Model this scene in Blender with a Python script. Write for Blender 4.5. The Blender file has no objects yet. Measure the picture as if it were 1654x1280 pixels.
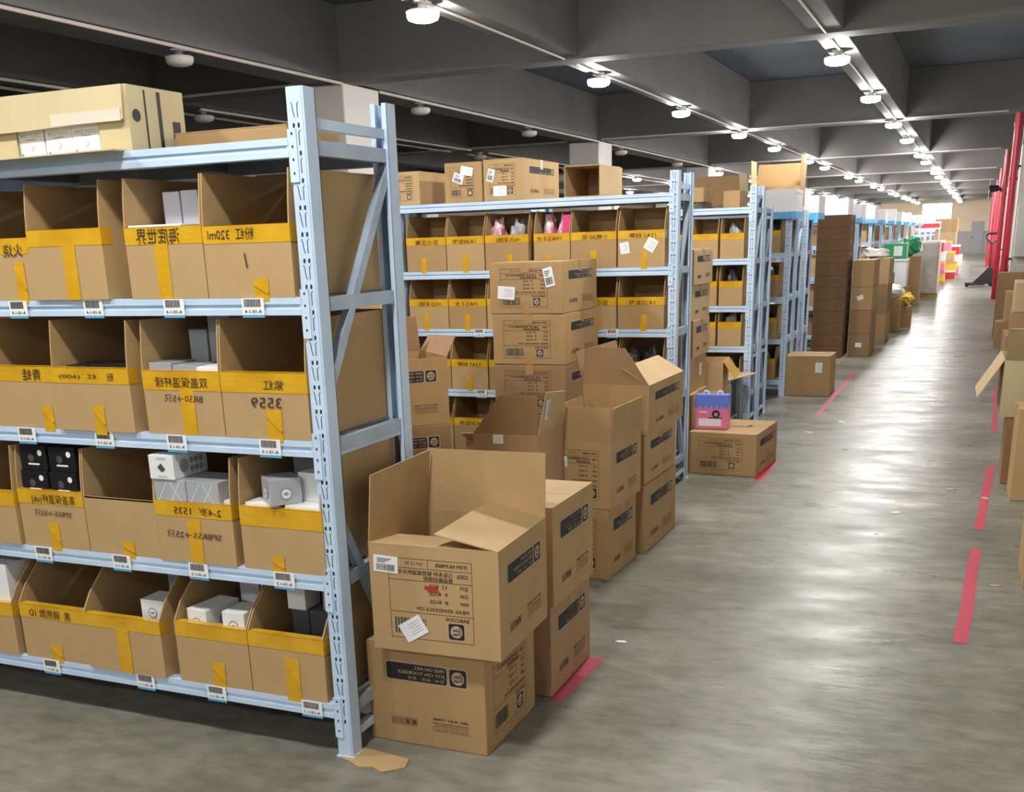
import bpy, bmesh, math, random
from mathutils import Vector, Matrix, noise
random.seed(7)
S = bpy.context.scene
COL = S.collection
PI = math.pi

# ------------------------------------------------------------------ camera, world, light, exposure
YAW, PIT, ROL, FPX = .4185, .2968, -.032, 1734.8
d_ = Vector((-math.sin(YAW)*math.cos(PIT), math.cos(YAW)*math.cos(PIT), -math.sin(PIT)))
r0 = Vector((math.cos(YAW), math.sin(YAW), 0)); u0 = r0.cross(d_)
r_ = math.cos(ROL)*r0 + math.sin(ROL)*u0
u_ = -math.sin(ROL)*r0 + math.cos(ROL)*u0
cam = bpy.data.cameras.new('camera'); camo = bpy.data.objects.new('camera', cam); COL.objects.link(camo)
M = Matrix((r_, u_, -d_)).transposed().to_4x4(); M.translation = Vector((0, 0, 1.6))
camo.matrix_world = M
cam.sensor_width = 36; cam.sensor_fit = 'HORIZONTAL'; cam.lens = FPX/1654*36
cam.shift_x = (827-798.93)/1654; cam.shift_y = (925.03-640)/1654
cam.clip_end = 300; cam.clip_start = .05
S.camera = camo
S.view_settings.view_transform = 'Standard'; S.view_settings.look = 'None'
S.view_settings.gamma = 1; S.view_settings.use_curve_mapping = False
S.view_settings.exposure = 0.62
W = bpy.data.worlds.new('world'); S.world = W; W.use_nodes = True
W.node_tree.nodes['Background'].inputs[0].default_value = (.8, .85, .95, 1)
W.node_tree.nodes['Background'].inputs[1].default_value = .3
LAMP_E = 235.0      # radiance of a lit lamp diffuser
LAMP_ROWS = [-1.47, -3.93]
LAMP_Y = [-6.4, -2.2, 1.55, 5.3, 7.86, 12.0, 15.6, 19.6, 23.1, 27.8, 30.8, 36.5, 39.6, 45.2, 48.4, 54.0, 57.2, 62.7, 66.5, 71.5, 76.0]

# ------------------------------------------------------------------ materials
MATS = {}
def newmat(name):
    m = bpy.data.materials.new(name); m.use_nodes = True; MATS[name] = m
    return m, m.node_tree.nodes, m.node_tree.links, m.node_tree.nodes['Principled BSDF']
def plain(name, c, rough=.6, metal=0, spec=.5, emit=None, es=0, alpha=1, trans=0):
    m, n, l, b = newmat(name)
    b.inputs['Base Color'].default_value = (*c, 1); b.inputs['Roughness'].default_value = rough
    b.inputs['Metallic'].default_value = metal; b.inputs['Specular IOR Level'].default_value = spec
    if emit: b.inputs['Emission Color'].default_value = (*emit, 1); b.inputs['Emission Strength'].default_value = es
    if alpha < 1: b.inputs['Alpha'].default_value = alpha
    if trans: b.inputs['Transmission Weight'].default_value = trans
    return m
def noisy(name, c1, c2, scale=4, rough=.7, rough2=None, stretch=(1, 1, 1), bump=0, bscale=60, bstretch=(1, 1, 1), spec=.4, lo=.35, hi=.65, metal=0, detail=4):
    m, n, l, b = newmat(name)
    tc = n.new('ShaderNodeTexCoord'); mp = n.new('ShaderNodeMapping'); mp.inputs['Scale'].default_value = stretch
    l.new(tc.outputs['Object'], mp.inputs[0])
    nz = n.new('ShaderNodeTexNoise'); nz.inputs['Scale'].default_value = scale; nz.inputs['Detail'].default_value = detail
    l.new(mp.outputs[0], nz.inputs['Vector'])
    cr = n.new('ShaderNodeValToRGB'); cr.color_ramp.elements[0].position = lo; cr.color_ramp.elements[1].position = hi
    cr.color_ramp.elements[0].color = (*c1, 1); cr.color_ramp.elements[1].color = (*c2, 1)
    l.new(nz.outputs[0], cr.inputs[0]); l.new(cr.outputs[0], b.inputs['Base Color'])
    b.inputs['Roughness'].default_value = rough; b.inputs['Specular IOR Level'].default_value = spec; b.inputs['Metallic'].default_value = metal
    if rough2 is not None:
        mr = n.new('ShaderNodeMapRange'); mr.inputs[1].default_value = .3; mr.inputs[2].default_value = .7
        mr.inputs[3].default_value = rough; mr.inputs[4].default_value = rough2
        l.new(nz.outputs[0], mr.inputs[0]); l.new(mr.outputs[0], b.inputs['Roughness'])
    if bump:
        mp2 = n.new('ShaderNodeMapping'); mp2.inputs['Scale'].default_value = bstretch; l.new(tc.outputs['Object'], mp2.inputs[0])
        n2 = n.new('ShaderNodeTexNoise'); n2.inputs['Scale'].default_value = bscale; n2.inputs['Detail'].default_value = 3
        l.new(mp2.outputs[0], n2.inputs['Vector'])
        bp = n.new('ShaderNodeBump'); bp.inputs['Strength'].default_value = bump; bp.inputs['Distance'].default_value = .004
        l.new(n2.outputs[0], bp.inputs['Height']); l.new(bp.outputs[0], b.inputs['Normal'])
    return m
def kraft(name, c, v=.88):
    return noisy(name, tuple(x*v for x in c), c, scale=5, rough=.68, stretch=(1, 1, .35), bump=.25, bscale=14, bstretch=(1, 1, .6), spec=.25)
kraft('kraft', (.45, .285, .13)); kraft('kraft_pale', (.58, .42, .235)); kraft('kraft_dark', (.34, .205, .10))
kraft('kraft_red', (.45, .27, .15)); kraft('kraft_bin', (.52, .345, .165)); kraft('kraft_long', (.60, .50, .29))
kraft('kraft_inner', (.30, .185, .085)); kraft('kraft_brown_shaded', (.17, .095, .045))  # the tower's brown has the shade of its front faces put into the colour
noisy('steel_blue', (.50, .64, .82), (.60, .74, .90), scale=3, rough=.38, spec=.5)
noisy('steel_galv', (.36, .45, .56), (.46, .56, .68), scale=9, rough=.4, spec=.5, metal=.3)
plain('steel_shelf', (.20, .24, .29), .5)
plain('slot_dark', (.015, .02, .03), .9)
noisy('tape_yellow', (.60, .315, .014), (.74, .42, .022), scale=7, rough=.22, spec=.6, bump=.5, bscale=18, bstretch=(1, 1, 2.5))
noisy('tape_brown', (.36, .21, .08), (.43, .26, .11), scale=6, rough=.3, spec=.5)
plain('tape_clear', (.72, .66, .55), .15, spec=.7)
plain('ink_black', (.018, .016, .016), .6); plain('ink_brown', (.10, .055, .025), .7); plain('ink_marker', (.03, .02, .01), .7)
plain('ink_red', (.45, .03, .03), .6); plain('ink_green', (.05, .07, .05), .7); plain('print_light', (.50, .38, .24), .6); plain('print_gray', (.34, .33, .32), .6)
plain('paper_white', (.86, .86, .86), .6); plain('paper_blue', (.10, .36, .58), .6); plain('paper_gray', (.45, .46, .48), .6)
plain('card_white', (.80, .81, .80), .5); plain('card_mint', (.42, .62, .54), .5); plain('card_lilac', (.66, .66, .74), .5)
noisy('card_silver', (.40, .42, .45), (.50, .52, .55), scale=6, rough=.35, metal=.2)
plain('card_gray', (.32, .34, .37), .5); plain('card_dark', (.07, .075, .08), .45); plain('card_black', (.012, .012, .014), .3)
plain('foam_white', (.85, .85, .88), .5); plain('film_white', (.80, .80, .84), .15, spec=.8)
noisy('band_blue', (.10, .42, .80), (.16, .55, .92), scale=30, rough=.35)
plain('plastic_pink', (.85, .22, .42), .35); plain('plastic_magenta', (.70, .05, .20), .35); plain('plastic_periwinkle', (.16, .24, .78), .4)
plain('plastic_red', (.65, .03, .04), .4); plain('plastic_yellow', (.85, .55, .04), .4); plain('plastic_green', (.02, .32, .12), .4)
noisy('film_dark', (.02, .02, .022), (.10, .10, .11), scale=22, rough=.12, spec=.9, bump=1, bscale=40)
noisy('film_pink', (.60, .08, .18), (.80, .75, .78), scale=18, rough=.15, spec=.9, bump=1, bscale=40)
noisy('film_clear', (.25, .25, .27), (.62, .62, .66), scale=20, rough=.12, spec=.9, bump=1, bscale=40)
noisy('beam_paint', (.160, .153, .147), (.186, .179, .172), scale=1.2, rough=.7)
noisy('slab_paint', (.085, .10, .125), (.11, .125, .15), scale=.8, rough=.7)
noisy('column_paint', (.82, .76, .72), (.86, .81, .77), scale=1.5, rough=.6)
noisy('wall_cream', (.88, .70, .50), (.93, .76, .56), scale=.5, rough=.8)
noisy('wall_warm', (.34, .25, .17), (.40, .30, .21), scale=.5, rough=.8)
plain('wall_white', (.78, .78, .76), .7); plain('wall_gray', (.30, .28, .27), .7); plain('dado_gray', (.50, .45, .43), .7); plain('door_gray', (.45, .45, .47), .5)
plain('conduit_cream', (.72, .64, .55), .5); plain('pipe_red', (.55, .02, .05), .3, spec=.6)
plain('lamp_shell', (.80, .78, .76), .4); plain('lamp_off', (.72, .68, .62), .35)
plain('lamp_on', (1, 1, 1), .4, emit=(1.0, .985, .95), es=LAMP_E)
plain('window_lit', (1, 1, 1), .4, emit=(.95, .97, 1.0), es=4.0)
plain('window_side', (1, 1, 1), .4, emit=(1, .93, .93), es=6.0)
plain('black_metal', (.012, .012, .014), .4); plain('rubber', (.02, .02, .02), .8)
plain('tape_floor', (.52, .03, .075), .45); plain('tape_white', (.72, .72, .70), .5)
noisy('sack_gray', (.42, .38, .36), (.55, .50, .47), scale=4, rough=.7, bump=.8, bscale=9); plain('bag_white', (.80, .78, .74), .5)
noisy('wood', (.42, .29, .15), (.5, .36, .2), scale=4, stretch=(1, 8, 8), rough=.7)
plain('olive', (.13, .12, .06), .7)

# polished concrete: worn patches in colour and in gloss
m, n, l, b = newmat('concrete')
tc = n.new('ShaderNodeTexCoord')
def nz(scale, detail=5, st=(1, 1, 1), rough=.55):
    mp = n.new('ShaderNodeMapping'); mp.inputs['Scale'].default_value = st; l.new(tc.outputs['Object'], mp.inputs[0])
    t = n.new('ShaderNodeTexNoise'); t.inputs['Scale'].default_value = scale; t.inputs['Detail'].default_value = detail; t.inputs['Roughness'].default_value = rough
    l.new(mp.outputs[0], t.inputs['Vector']); return t
def ramp(src, stops):
    c = n.new('ShaderNodeValToRGB'); e = c.color_ramp.elements
    while len(e) < len(stops): e.new(.5)
    for el, (p, v) in zip(e, stops): el.position = p; el.color = (*v, 1)
    l.new(src, c.inputs[0]); return c
def mix(a, bb, fac, mode='MIX'):
    x = n.new('ShaderNodeMix'); x.data_type = 'RGBA'; x.blend_type = mode
    if isinstance(fac, float): x.inputs[0].default_value = fac
    else: l.new(fac, x.inputs[0])
    l.new(a, x.inputs[6]); l.new(bb, x.inputs[7]); return x.outputs[2]
base = ramp(nz(.9, 6).outputs[0], [(.33, (.145, .137, .108)), (.5, (.200, .192, .157)), (.67, (.248, .240, .200))])
fine = ramp(nz(9, 6, (1, 1.8, 1)).outputs[0], [(.34, (.80, .80, .78)), (.5, (1, 1, 1)), (.68, (1.18, 1.18, 1.16))])
scr = ramp(nz(2.2, 9, (.9, 1.5, 1), .72).outputs[0], [(.34, (.78, .78, .75)), (.5, (1, 1, 1)), (.68, (1.22, 1.22, 1.2))])
c_ = mix(base.outputs[0], fine.outputs[0], 1.0, 'MULTIPLY'); c_ = mix(c_, scr.outputs[0], .7, 'MULTIPLY')
l.new(c_, b.inputs['Base Color'])
mr = n.new('ShaderNodeMapRange'); mr.inputs[1].default_value = .3; mr.inputs[2].default_value = .7; mr.inputs[3].default_value = .25; mr.inputs[4].default_value = .46
l.new(nz(2.2, 6, (1, 2, 1)).outputs[0], mr.inputs[0]); l.new(mr.outputs[0], b.inputs['Roughness'])
b.inputs['Specular IOR Level'].default_value = .27
bp = n.new('ShaderNodeBump'); bp.inputs['Strength'].default_value = .5; bp.inputs['Distance'].default_value = .01
l.new(nz(3.4, 4, (.8, 1.9, 1)).outputs[0], bp.inputs['Height']); l.new(bp.outputs[0], b.inputs['Normal'])

# ------------------------------------------------------------------ mesh builder
class MB:
    def __init__(s): s.v = []; s.f = []; s.m = []
    def add(s, vs, fs, m=0):
        o = len(s.v); s.v += [tuple(x) for x in vs]; s.f += [tuple(i+o for i in f) for f in fs]; s.m += [m]*len(fs); return s
    def box(s, x0, y0, z0, x1, y1, z1, m=0):
        if x0 > x1: x0, x1 = x1, x0
        if y0 > y1: y0, y1 = y1, y0
        if z0 > z1: z0, z1 = z1, z0
        return s.add([(x0,y0,z0),(x1,y0,z0),(x1,y1,z0),(x0,y1,z0),(x0,y0,z1),(x1,y0,z1),(x1,y1,z1),(x0,y1,z1)],
                     [(0,3,2,1),(4,5,6,7),(0,1,5,4),(1,2,6,5),(2,3,7,6),(3,0,4,7)], m)
    def quad(s, a, b, c, d, m=0): return s.add([a, b, c, d], [(0, 1, 2, 3)], m)
    def prism(s, pts, vec, m=0):
        """closed polygon pts swept by vec"""
        k = len(pts); vec = Vector(vec); p = [Vector(q) for q in pts]
        nrm = Vector((0, 0, 0))
        for i in range(k): nrm += p[i].cross(p[(i+1) % k])
        if nrm.dot(vec) > 0: p = p[::-1]
        vs = p + [q+vec for q in p]
        fs = [tuple(range(k)), tuple(range(2*k-1, k-1, -1))] + [(i, i+k, (i+1) % k+k, (i+1) % k) for i in range(k)]
        return s.add(vs, fs, m)
    def bar(s, a, b, w, h, m=0, up=(0, 0, 1)):
        """rectangular bar from a to b, w wide across, h along up"""
        a, b = Vector(a), Vector(b); t = (b-a).normalized(); up = Vector(up)
        x = t.cross(up).normalized(); y = x.cross(t).normalized()
        p = [a+x*(i*w/2)+y*(j*h/2) for i, j in ((-1,-1),(1,-1),(1,1),(-1,1))]
        return s.prism(p, b-a, m)
    def cyl(s, a, b, r, r2=None, n=16, m=0):
        a, b = Vector(a), Vector(b); t = (b-a).normalized(); r2 = r if r2 is None else r2
        x = t.orthogonal().normalized(); y = t.cross(x)
        vs = [a+(x*math.cos(2*PI*i/n)+y*math.sin(2*PI*i/n))*r for i in range(n)] + [b+(x*math.cos(2*PI*i/n)+y*math.sin(2*PI*i/n))*r2 for i in range(n)]
        return s.add(vs, [tuple(range(n-1, -1, -1)), tuple(range(n, 2*n))] + [(i, (i+1) % n, (i+1) % n+n, i+n) for i in range(n)], m)
    def tube(s, pts, r, n=8, m=0):
        for a, b in zip(pts, pts[1:]): s.cyl(a, b, r, n=n, m=m)
        return s
    def lathe(s, prof, n=24, m=0, c=(0, 0, 0)):
        vs = []; k = len(prof)
        for i in range(n):
            a = 2*PI*i/n
            vs += [(c[0]+r*math.cos(a), c[1]+r*math.sin(a), c[2]+z) for r, z in prof]
        fs = [(i*k+j, ((i+1) % n)*k+j, ((i+1) % n)*k+j+1, i*k+j+1) for i in range(n) for j in range(k-1)]
        return s.add(vs, fs, m)
    def blob(s, c, r, seed=0, amp=.25, m=0, n=12):
        vs = []; fs = []
        for j in range(n//2+1):
            th = PI*j/(n//2)
            for i in range(n):
                ph = 2*PI*i/n; q = Vector((math.sin(th)*math.cos(ph), math.sin(th)*math.sin(ph), math.cos(th)))
                k = 1+amp*noise.noise(q*1.9+Vector((seed*3.1, seed*1.7, 0)))*2
                vs.append((c[0]+q.x*r[0]*k, c[1]+q.y*r[1]*k, c[2]+max(q.z*r[2]*k, -r[2])))
        for j in range(n//2):
            for i in range(n): fs.append((j*n+i, (j+1)*n+i, (j+1)*n+(i+1) % n, j*n+(i+1) % n))
        return s.add(vs, fs, m)
    def mesh(s, name, mats):
        me = bpy.data.meshes.new(name); me.from_pydata(s.v, [], s.f)
        for q in mats: me.materials.append(MATS[q])
        me.polygons.foreach_set('material_index', s.m); me.validate(); me.update(); return me
def part(name, mb, mats, parent=None, bevel=0, smooth=False, label=None, mw=None):
    me = mb.mesh(name, [mats] if isinstance(mats, str) else mats) if isinstance(mb, MB) else mb
    o = bpy.data.objects.new(name, me); COL.objects.link(o)
    if parent: o.parent = parent
    if mw is not None: o.matrix_local = mw
    if smooth:
        for p in me.polygons: p.use_smooth = True
    if bevel:
        q = o.modifiers.new('bevel', 'BEVEL'); q.width = bevel; q.segments = 2; q.limit_method = 'ANGLE'
    if label: o['label'] = label
    return o
def thing(name, label, cat, loc=(0, 0, 0), rz=0, group=None):
    o = bpy.data.objects.new(name, None); COL.objects.link(o); o.empty_display_size = .05
    o.location = loc; o.rotation_euler = (0, 0, rz); o['label'] = label; o['category'] = cat
    if group: o['group'] = group
    return o
def tag(o, label, cat, group=None):
    o['label'] = label; o['category'] = cat
    if group: o['group'] = group
    return o
def struct(name, mb, mats, bevel=0):
    o = part(name, mb, mats, bevel=bevel); o['kind'] = 'structure'; return o
def kids(o): return list(o.children)
def copy_tree(o, parent=None):
    c = o.copy(); COL.objects.link(c); c.parent = parent
    if parent: c.matrix_local = o.matrix_local.copy()
    for ch in KIDS.get(o.name, []) or kids(o): copy_tree(ch, c)
    return c
KIDS = {}
ORD = ['', 'first', 'second', 'third', 'fourth', 'fifth', 'sixth', 'seventh', 'eighth', 'ninth', 'tenth', 'eleventh', 'twelfth', 'thirteenth', 'fourteenth', 'fifteenth', 'sixteenth', 'seventeenth', 'eighteenth', 'nineteenth', 'twentieth']

# ------------------------------------------------------------------ lettering (the photograph is mirror-reversed, so is its writing)
_tc = {}
def glyphs(body):
    if body not in _tc:
        c = bpy.data.curves.new('lettering', 'FONT'); c.body = body; c.resolution_u = 2; c.size = 1
        o = bpy.data.objects.new('lettering', c); COL.objects.link(o)
        me = bpy.data.meshes.new_from_object(o.evaluated_get(bpy.context.evaluated_depsgraph_get()))
        vs = [v.co.copy() for v in me.vertices]; fs = [tuple(p.vertices) for p in me.polygons]
        bpy.data.objects.remove(o); bpy.data.meshes.remove(me)
        _tc[body] = (vs, fs, max([v.x for v in vs] or [1]))
    return _tc[body]
def text(mb, body, u, v, size, width=None, m=0, nrm=.0014, slant=0, mirror=True, heavy=0):
    """writing whose RIGHT end (the reader's start, as it is mirrored) is at u, baseline at v"""
    vs, fs, w = glyphs(body); k = size; kx = (width/w) if width else size
    for dx in ([0] if not heavy else [-heavy, heavy]):
        out = [((u-x.x*kx+slant*x.y*k if mirror else u+x.x*kx)+dx, v+x.y*k, nrm) for x in vs]
        mb.add(out, [f[::-1] for f in fs] if mirror else fs, m)
def rrect(mb, u0, v0, u1, v1, r, m=0, nrm=.0008):
    pts = []
    for cx, cy, a0 in ((u1-r, v1-r, 0), (u0+r, v1-r, 90), (u0+r, v0+r, 180), (u1-r, v0+r, 270)):
        for k in range(4): a = math.radians(a0+30*k); pts.append((cx+r*math.cos(a), cy+r*math.sin(a), nrm))
    mb.add(pts, [tuple(range(len(pts)))], m)
def rect(mb, u0, v0, u1, v1, m=0, nrm=.0008): mb.add([(u0,v0,nrm),(u1,v0,nrm),(u1,v1,nrm),(u0,v1,nrm)], [(0,1,2,3)], m)
def disc(mb, u, v, r, m=0, nrm=.0012, n=20, asp=1): mb.add([(u+r*asp*math.cos(2*PI*i/n), v+r*math.sin(2*PI*i/n), nrm) for i in range(n)], [tuple(range(n))], m)
def frame_(mb, u0, v0, u1, v1, t, m=0, nrm=.0008):
    rect(mb,u0,v0,u1,v0+t,m,nrm); rect(mb,u0,v1-t,u1,v1,m,nrm); rect(mb,u0,v0,u0+t,v1,m,nrm); rect(mb,u1-t,v0,u1,v1,m,nrm)
def emblem(mb, u, v, s, a=1.0):
    rrect(mb, u-.08*s, v-.08*s, u+1.08*s, v+1.08*s, .16*s, 1, .0006)
    rrect(mb, u, v, u+s, v+s, .12*s, 0, .001)
    disc(mb, u+s*.5, v+s*.5, s*.38, 1, .0014, asp=a)
    text(mb, 'Zoo', u+s*.80, v+s*.52, s*.3, m=0, nrm=.002, heavy=s*.012); text(mb, 'Toys', u+s*.80, v+s*.28, s*.27, m=0, nrm=.002, heavy=s*.012)
# printed marks in face coordinates, metres, origin at the face's lower left corner
MARKM = {'band': ['ink_black', 'print_light', 'ink_brown'], 'table': ['ink_black', 'print_light', 'ink_brown', 'ink_green'], 'line': ['ink_brown', 'print_light']}
_marks = {}
def mark(kind, w, h, lite=False):
    key = (kind, round(w, 3), round(h, 3), lite)
    if key in _marks: return _marks[key]
    b = MB()
    if kind == 'band':
        u0, u1, v1 = .17*w, .85*w, .82*h; bh = .17*h; ls = bh
        rrect(b, u0-.004, v1-bh-.004, u1-ls-.006, v1+.004, .008, 1, .0006)
        rrect(b, u0, v1-bh, u1-ls-.010, v1, .008, 0, .001)
        e = u1-ls-.018
        if not lite:
            text(b, 'FREE ON ART,', e, v1-.30*bh, .27*bh, .42*w*.62, 1, .0016, heavy=.0004)
            text(b, 'JOY ON YOURSELF', e, v1-.60*bh, .27*bh, .42*w*.95, 1, .0016, heavy=.0004)
            text(b, '艺术 · 玩乐 · 思考', e, v1-.88*bh, .20*bh, .42*w*.75, 1, .0016)
            emblem(b, u1-ls, v1-bh, ls)
            text(b, 'ART  PLAY  THINK', u1, .285*h, .036*h, .30*w, 2, .001, heavy=.0004)
            for q, (a, c) in enumerate(((.262, .255), (.24, .235))): rect(b, u1-(.30-.02*q)*w, c*h, u1, a*h, 2)
            frame_(b, u1-.30*w, .175*h, u1, .222*h, .0012, 2)
            text(b, 'A B C D E F G H I J K', u1-.01*w, .187*h, .03*h, .27*w, 2, .001)
            for q in range(4):
                x = u0+.02*w+q*.058*w; frame_(b, x, .19*h, x+.05*w, .27*h, .0016, 2)
                if q > 1: rect(b, x+.008*w, .205*h, x+.042*w, .255*h, 2)
                else:
                    for t in range(3): rect(b, x+.008*w, (.205+.018*t)*h, x+.042*w, (.214+.018*t)*h, 2)
        else:
            for q in range(3): rect(b, e-(.26+.06*(q == 1))*w, v1-(.24+.27*q)*bh-.10*bh, e, v1-(.24+.27*q)*bh+.05*bh, 1, .0016)
            rrect(b, u1-ls, v1-bh, u1, v1, .1*ls, 0, .001); disc(b, u1-ls/2, v1-bh/2, ls*.38, 1, .0014)
            rect(b, u1-.25*w, .27*h, u1, .295*h, 2); rect(b, u1-.25*w, .21*h, u1, .225*h, 2); rect(b, u1-.22*w, .24*h, u1, .25*h, 2)
            rect(b, u0+.02*w, .19*h, u0+.2*w, .27*h, 2)
    elif kind == 'table':
        u0, v0, u1, v1 = .15*w, .13*h, .80*w, .88*h; t = .0016
        W_, H_ = u1-u0, v1-v0; Y = lambda q: v0+q*H_
        frame_(b, u0, v0, u1, v1, t, 2)
        for q in (.88, .73, .33): rect(b, u0, Y(q), u1, Y(q)+t, 2)
        rect(b, u0+.48*W_, Y(.88), u0+.48*W_+t, v1, 2)
        e = u1-.05*W_; s = .062*H_
        if not lite:
            text(b, 'ITEM NUMBER', e, Y(.92), s, .38*W_, 2, .001, heavy=.0004); text(b, 'NY-15 W.', u0+.42*W_, Y(.92), s, .22*W_, 2, .001)
            text(b, 'DES:', e, Y(.80), s*1.1, .13*W_, 2, .001, heavy=.0004)
            text(b, '儿童水杯 吸管保温杯大号', e-.17*W_, Y(.81), s, .66*W_, 2, .001, heavy=.0005); text(b, '食品级材质杯', e-.17*W_, Y(.745), s, .36*W_, 2, .001, heavy=.0005)
            for q, (k, vv) in enumerate((('QTY', '12  PCS'), ('GW', '9  KGS'), ('NW', '8  KGS'))):
                text(b, k, e, Y(.66-.095*q), s, .10*W_, 2, .001, heavy=.0004); text(b, vv, e-.24*W_, Y(.66-.095*q), s, .22*W_, 2, .001, heavy=.0004)
            text(b, 'MEAS: 43X42X35.5 CM', e, Y(.37), s, .62*W_, 2, .001, heavy=.0004)
            text(b, 'BARCODE', e, Y(.265), s, .28*W_, 2, .001, heavy=.0004)
        else:
            for q, (a, c) in enumerate(((.92, .34), (.80, .62), (.66, .30), (.56, .30), (.46, .30), (.37, .60), (.26, .28))): rect(b, e-c*W_, Y(a), e, Y(a)+.035*H_, 2)
        x = u0+.05*W_; rr = random.Random(5)
        while x < u0+.42*W_:
            g = rr.choice((.0022, .004, .006)); rect(b, x, Y(.06), x+g, Y(.26), 3); x += g+rr.choice((.002, .004))
        if not lite: emblem(b, u1-.30*W_, Y(.04), .20*H_)
        else: rrect(b, u1-.30*W_, Y(.04), u1-.30*W_+.2*H_, Y(.24), .01, 0, .001); disc(b, u1-.30*W_+.1*H_, Y(.14), .07*H_, 1, .0014)
    elif kind == 'line':
        rect(b, .35*w, .50*h, .75*w, .512*h, 0); rect(b, .45*w, .45*h, .75*w, .46*h, 0); disc(b, .73*w, .56*h, .04*w, 0)
    me = b.mesh('printed_mark', MARKM[kind]); _marks[key] = me; return me
def face_mat(face, w, d, h, off=0):
    if face == 'f': return Matrix(((1,0,0,-w/2),(0,0,-1,-d/2-off),(0,1,0,0),(0,0,0,1)))
    if face == 'r': return Matrix(((0,0,1,w/2+off),(1,0,0,-d/2),(0,1,0,0),(0,0,0,1)))
    if face == 'l': return Matrix(((0,0,-1,-w/2-off),(-1,0,0,d/2),(0,1,0,0),(0,0,0,1)))
    if face == 't': return Matrix(((1,0,0,-w/2),(0,1,0,-d/2),(0,0,1,h+off),(0,0,0,1)))
def face_dims(face, w, d, h): return {'f': (w, h), 'r': (d, h), 'l': (d, h), 't': (w, d)}[face]
def sticker(parent, face, dims, u, v, sw, sh, rot=0, kind='address', name='shipping_label'):
    w, d, h = dims; b = MB()
    b.box(0, 0, .0012, sw, sh, .0022, 0)
    if kind == 'barcode':
        rr = random.Random(int(u*1000)); x = sw*.12
        while x < sw*.85:
            g = rr.choice((.0015, .003)); rect(b, x, sh*.12, x+g, sh*.5, 1, .003); x += g+.002
        for q in range(3): rect(b, sw*.15, sh*(.6+.1*q), sw*(.5+.12*q), sh*(.64+.1*q), 1, .003)
    else:
        for q in range(5): rect(b, sw*(.35+.05*(q % 3)), sh*(.25+.13*q), sw*.88, sh*(.275+.13*q), 2, .003)
    mw = face_mat(face, w, d, h) @ Matrix.Translation((u, v, 0)) @ Matrix.Rotation(rot, 4, 'Z')
    return part(name, b, ['paper_white', 'ink_black', 'paper_gray'], parent, mw=mw, label='white paper '+('barcode ' if kind == 'barcode' else '')+'sticker')

# ------------------------------------------------------------------ cardboard cartons
def flap_mesh(L, F, t=.004, cut=0, dog=0):
    """flap hinged along local x axis (0..L), extending along +y by F"""
    ca, cb = cut if isinstance(cut, tuple) else (cut, cut)
    b = MB(); b.prism([(min(ca, .004)*.3, 0, 0), (L-min(cb, .004)*.3, 0, 0), (L-cb, F, 0), (ca, F-dog, 0)], (0, 0, t)); return b
def add_flap(root, side, w, d, h, F, ang, mat='kraft_inner', cut=.004, dog=0, L=None, mk=None):
    """ang 0 = flat outward, 90 = standing, 180 = folded in, negative = hanging down"""
    hinge = {'f': ((w/2, -d/2), PI), 'b': ((-w/2, d/2), 0), 'r': ((w/2, d/2), -PI/2), 'l': ((-w/2, -d/2), PI/2)}[side]
    LL = L or (w if side in 'fb' else d)
    mw = Matrix.Translation((hinge[0][0], hinge[0][1], h)) @ Matrix.Rotation(hinge[1], 4, 'Z') @ Matrix.Rotation(math.radians(ang), 4, 'X')
    o = part('flap', flap_mesh(LL, F, cut=cut, dog=dog), mat, root, mw=mw)
    if mk:
        b = MB(); text(b, 'ART PLAY THINK', LL*.25+F*.0, F*.45, .018, .11, 0, -.0015); part('printed_mark', b, 'ink_brown', o)
    return o
def carton(label, cx, cy, z, w, d, h, rz=0, mat='kraft', flaps=None, marks=(), tape=True, tapemat='tape_brown', group=None, lite=True, bev=.004, stick=(), cat='cardboard box', ftape=False, sag=0):
    root = thing('cardboard_box', label, cat, (cx, cy, z), rz, group)
    b = MB(); t = .005
    if flaps is None:
        b.box(-w/2, -d/2, 0, w/2, d/2, h-.004)
        part('body', b, mat, root, bevel=bev)
        f_ = MB(); f_.box(-w/2+.001, -d/2+.001, h-.004, w/2-.001, -.002, h+.000); part('top_flap', f_, mat, root)
        f_ = MB(); f_.box(-w/2+.001, .002, h-.004, w/2-.001, d/2-.001, h+.000); part('top_flap', f_, mat, root)
        if tape:
            tw = .024; q = MB(); q.box(-w/2-.001, -tw, h, w/2+.001, tw, h+.0012)
            q.box(-w/2-.0012, -tw, h-.06, -w/2, tw, h+.001); q.box(w/2, -tw, h-.06, w/2+.0012, tw, h+.001)
            part('tape_strip', q, tapemat, root)
    else:
        b.box(-w/2, -d/2, 0, w/2, d/2, t); b.box(-w/2, -d/2, t, w/2, -d/2+t, h); b.box(-w/2, d/2-t, t, w/2, d/2, h)
        b.box(-w/2, -d/2+t, t, -w/2+t, d/2-t, h); b.box(w/2-t, -d/2+t, t, w/2, d/2-t, h)
        part('body', b, mat, root)
        for fl in flaps: add_flap(root, fl[0], w, d, h, fl[1], fl[2], fl[3] if len(fl) > 3 else mat, *(fl[4:6] if len(fl) > 4 else ()), mk=(fl[6] if len(fl) > 6 else None))
    if ftape:
        q = MB(); q.box(-.024, -d/2-.0012, 0, .024, -d/2, h*.25); q.box(-.024, -d/2-.0012, h*.8, .024, -d/2, h); part('tape_strip', q, tapemat, root)
    for kind, face in marks:
        fw, fh = face_dims(face, w, d, h)
        part('printed_mark', mark(kind, fw, fh, lite), None, root, mw=face_mat(face, w, d, h))
    for s_ in stick: sticker(root, s_[0], (w, d, h), *s_[1:])
    return root

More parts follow.
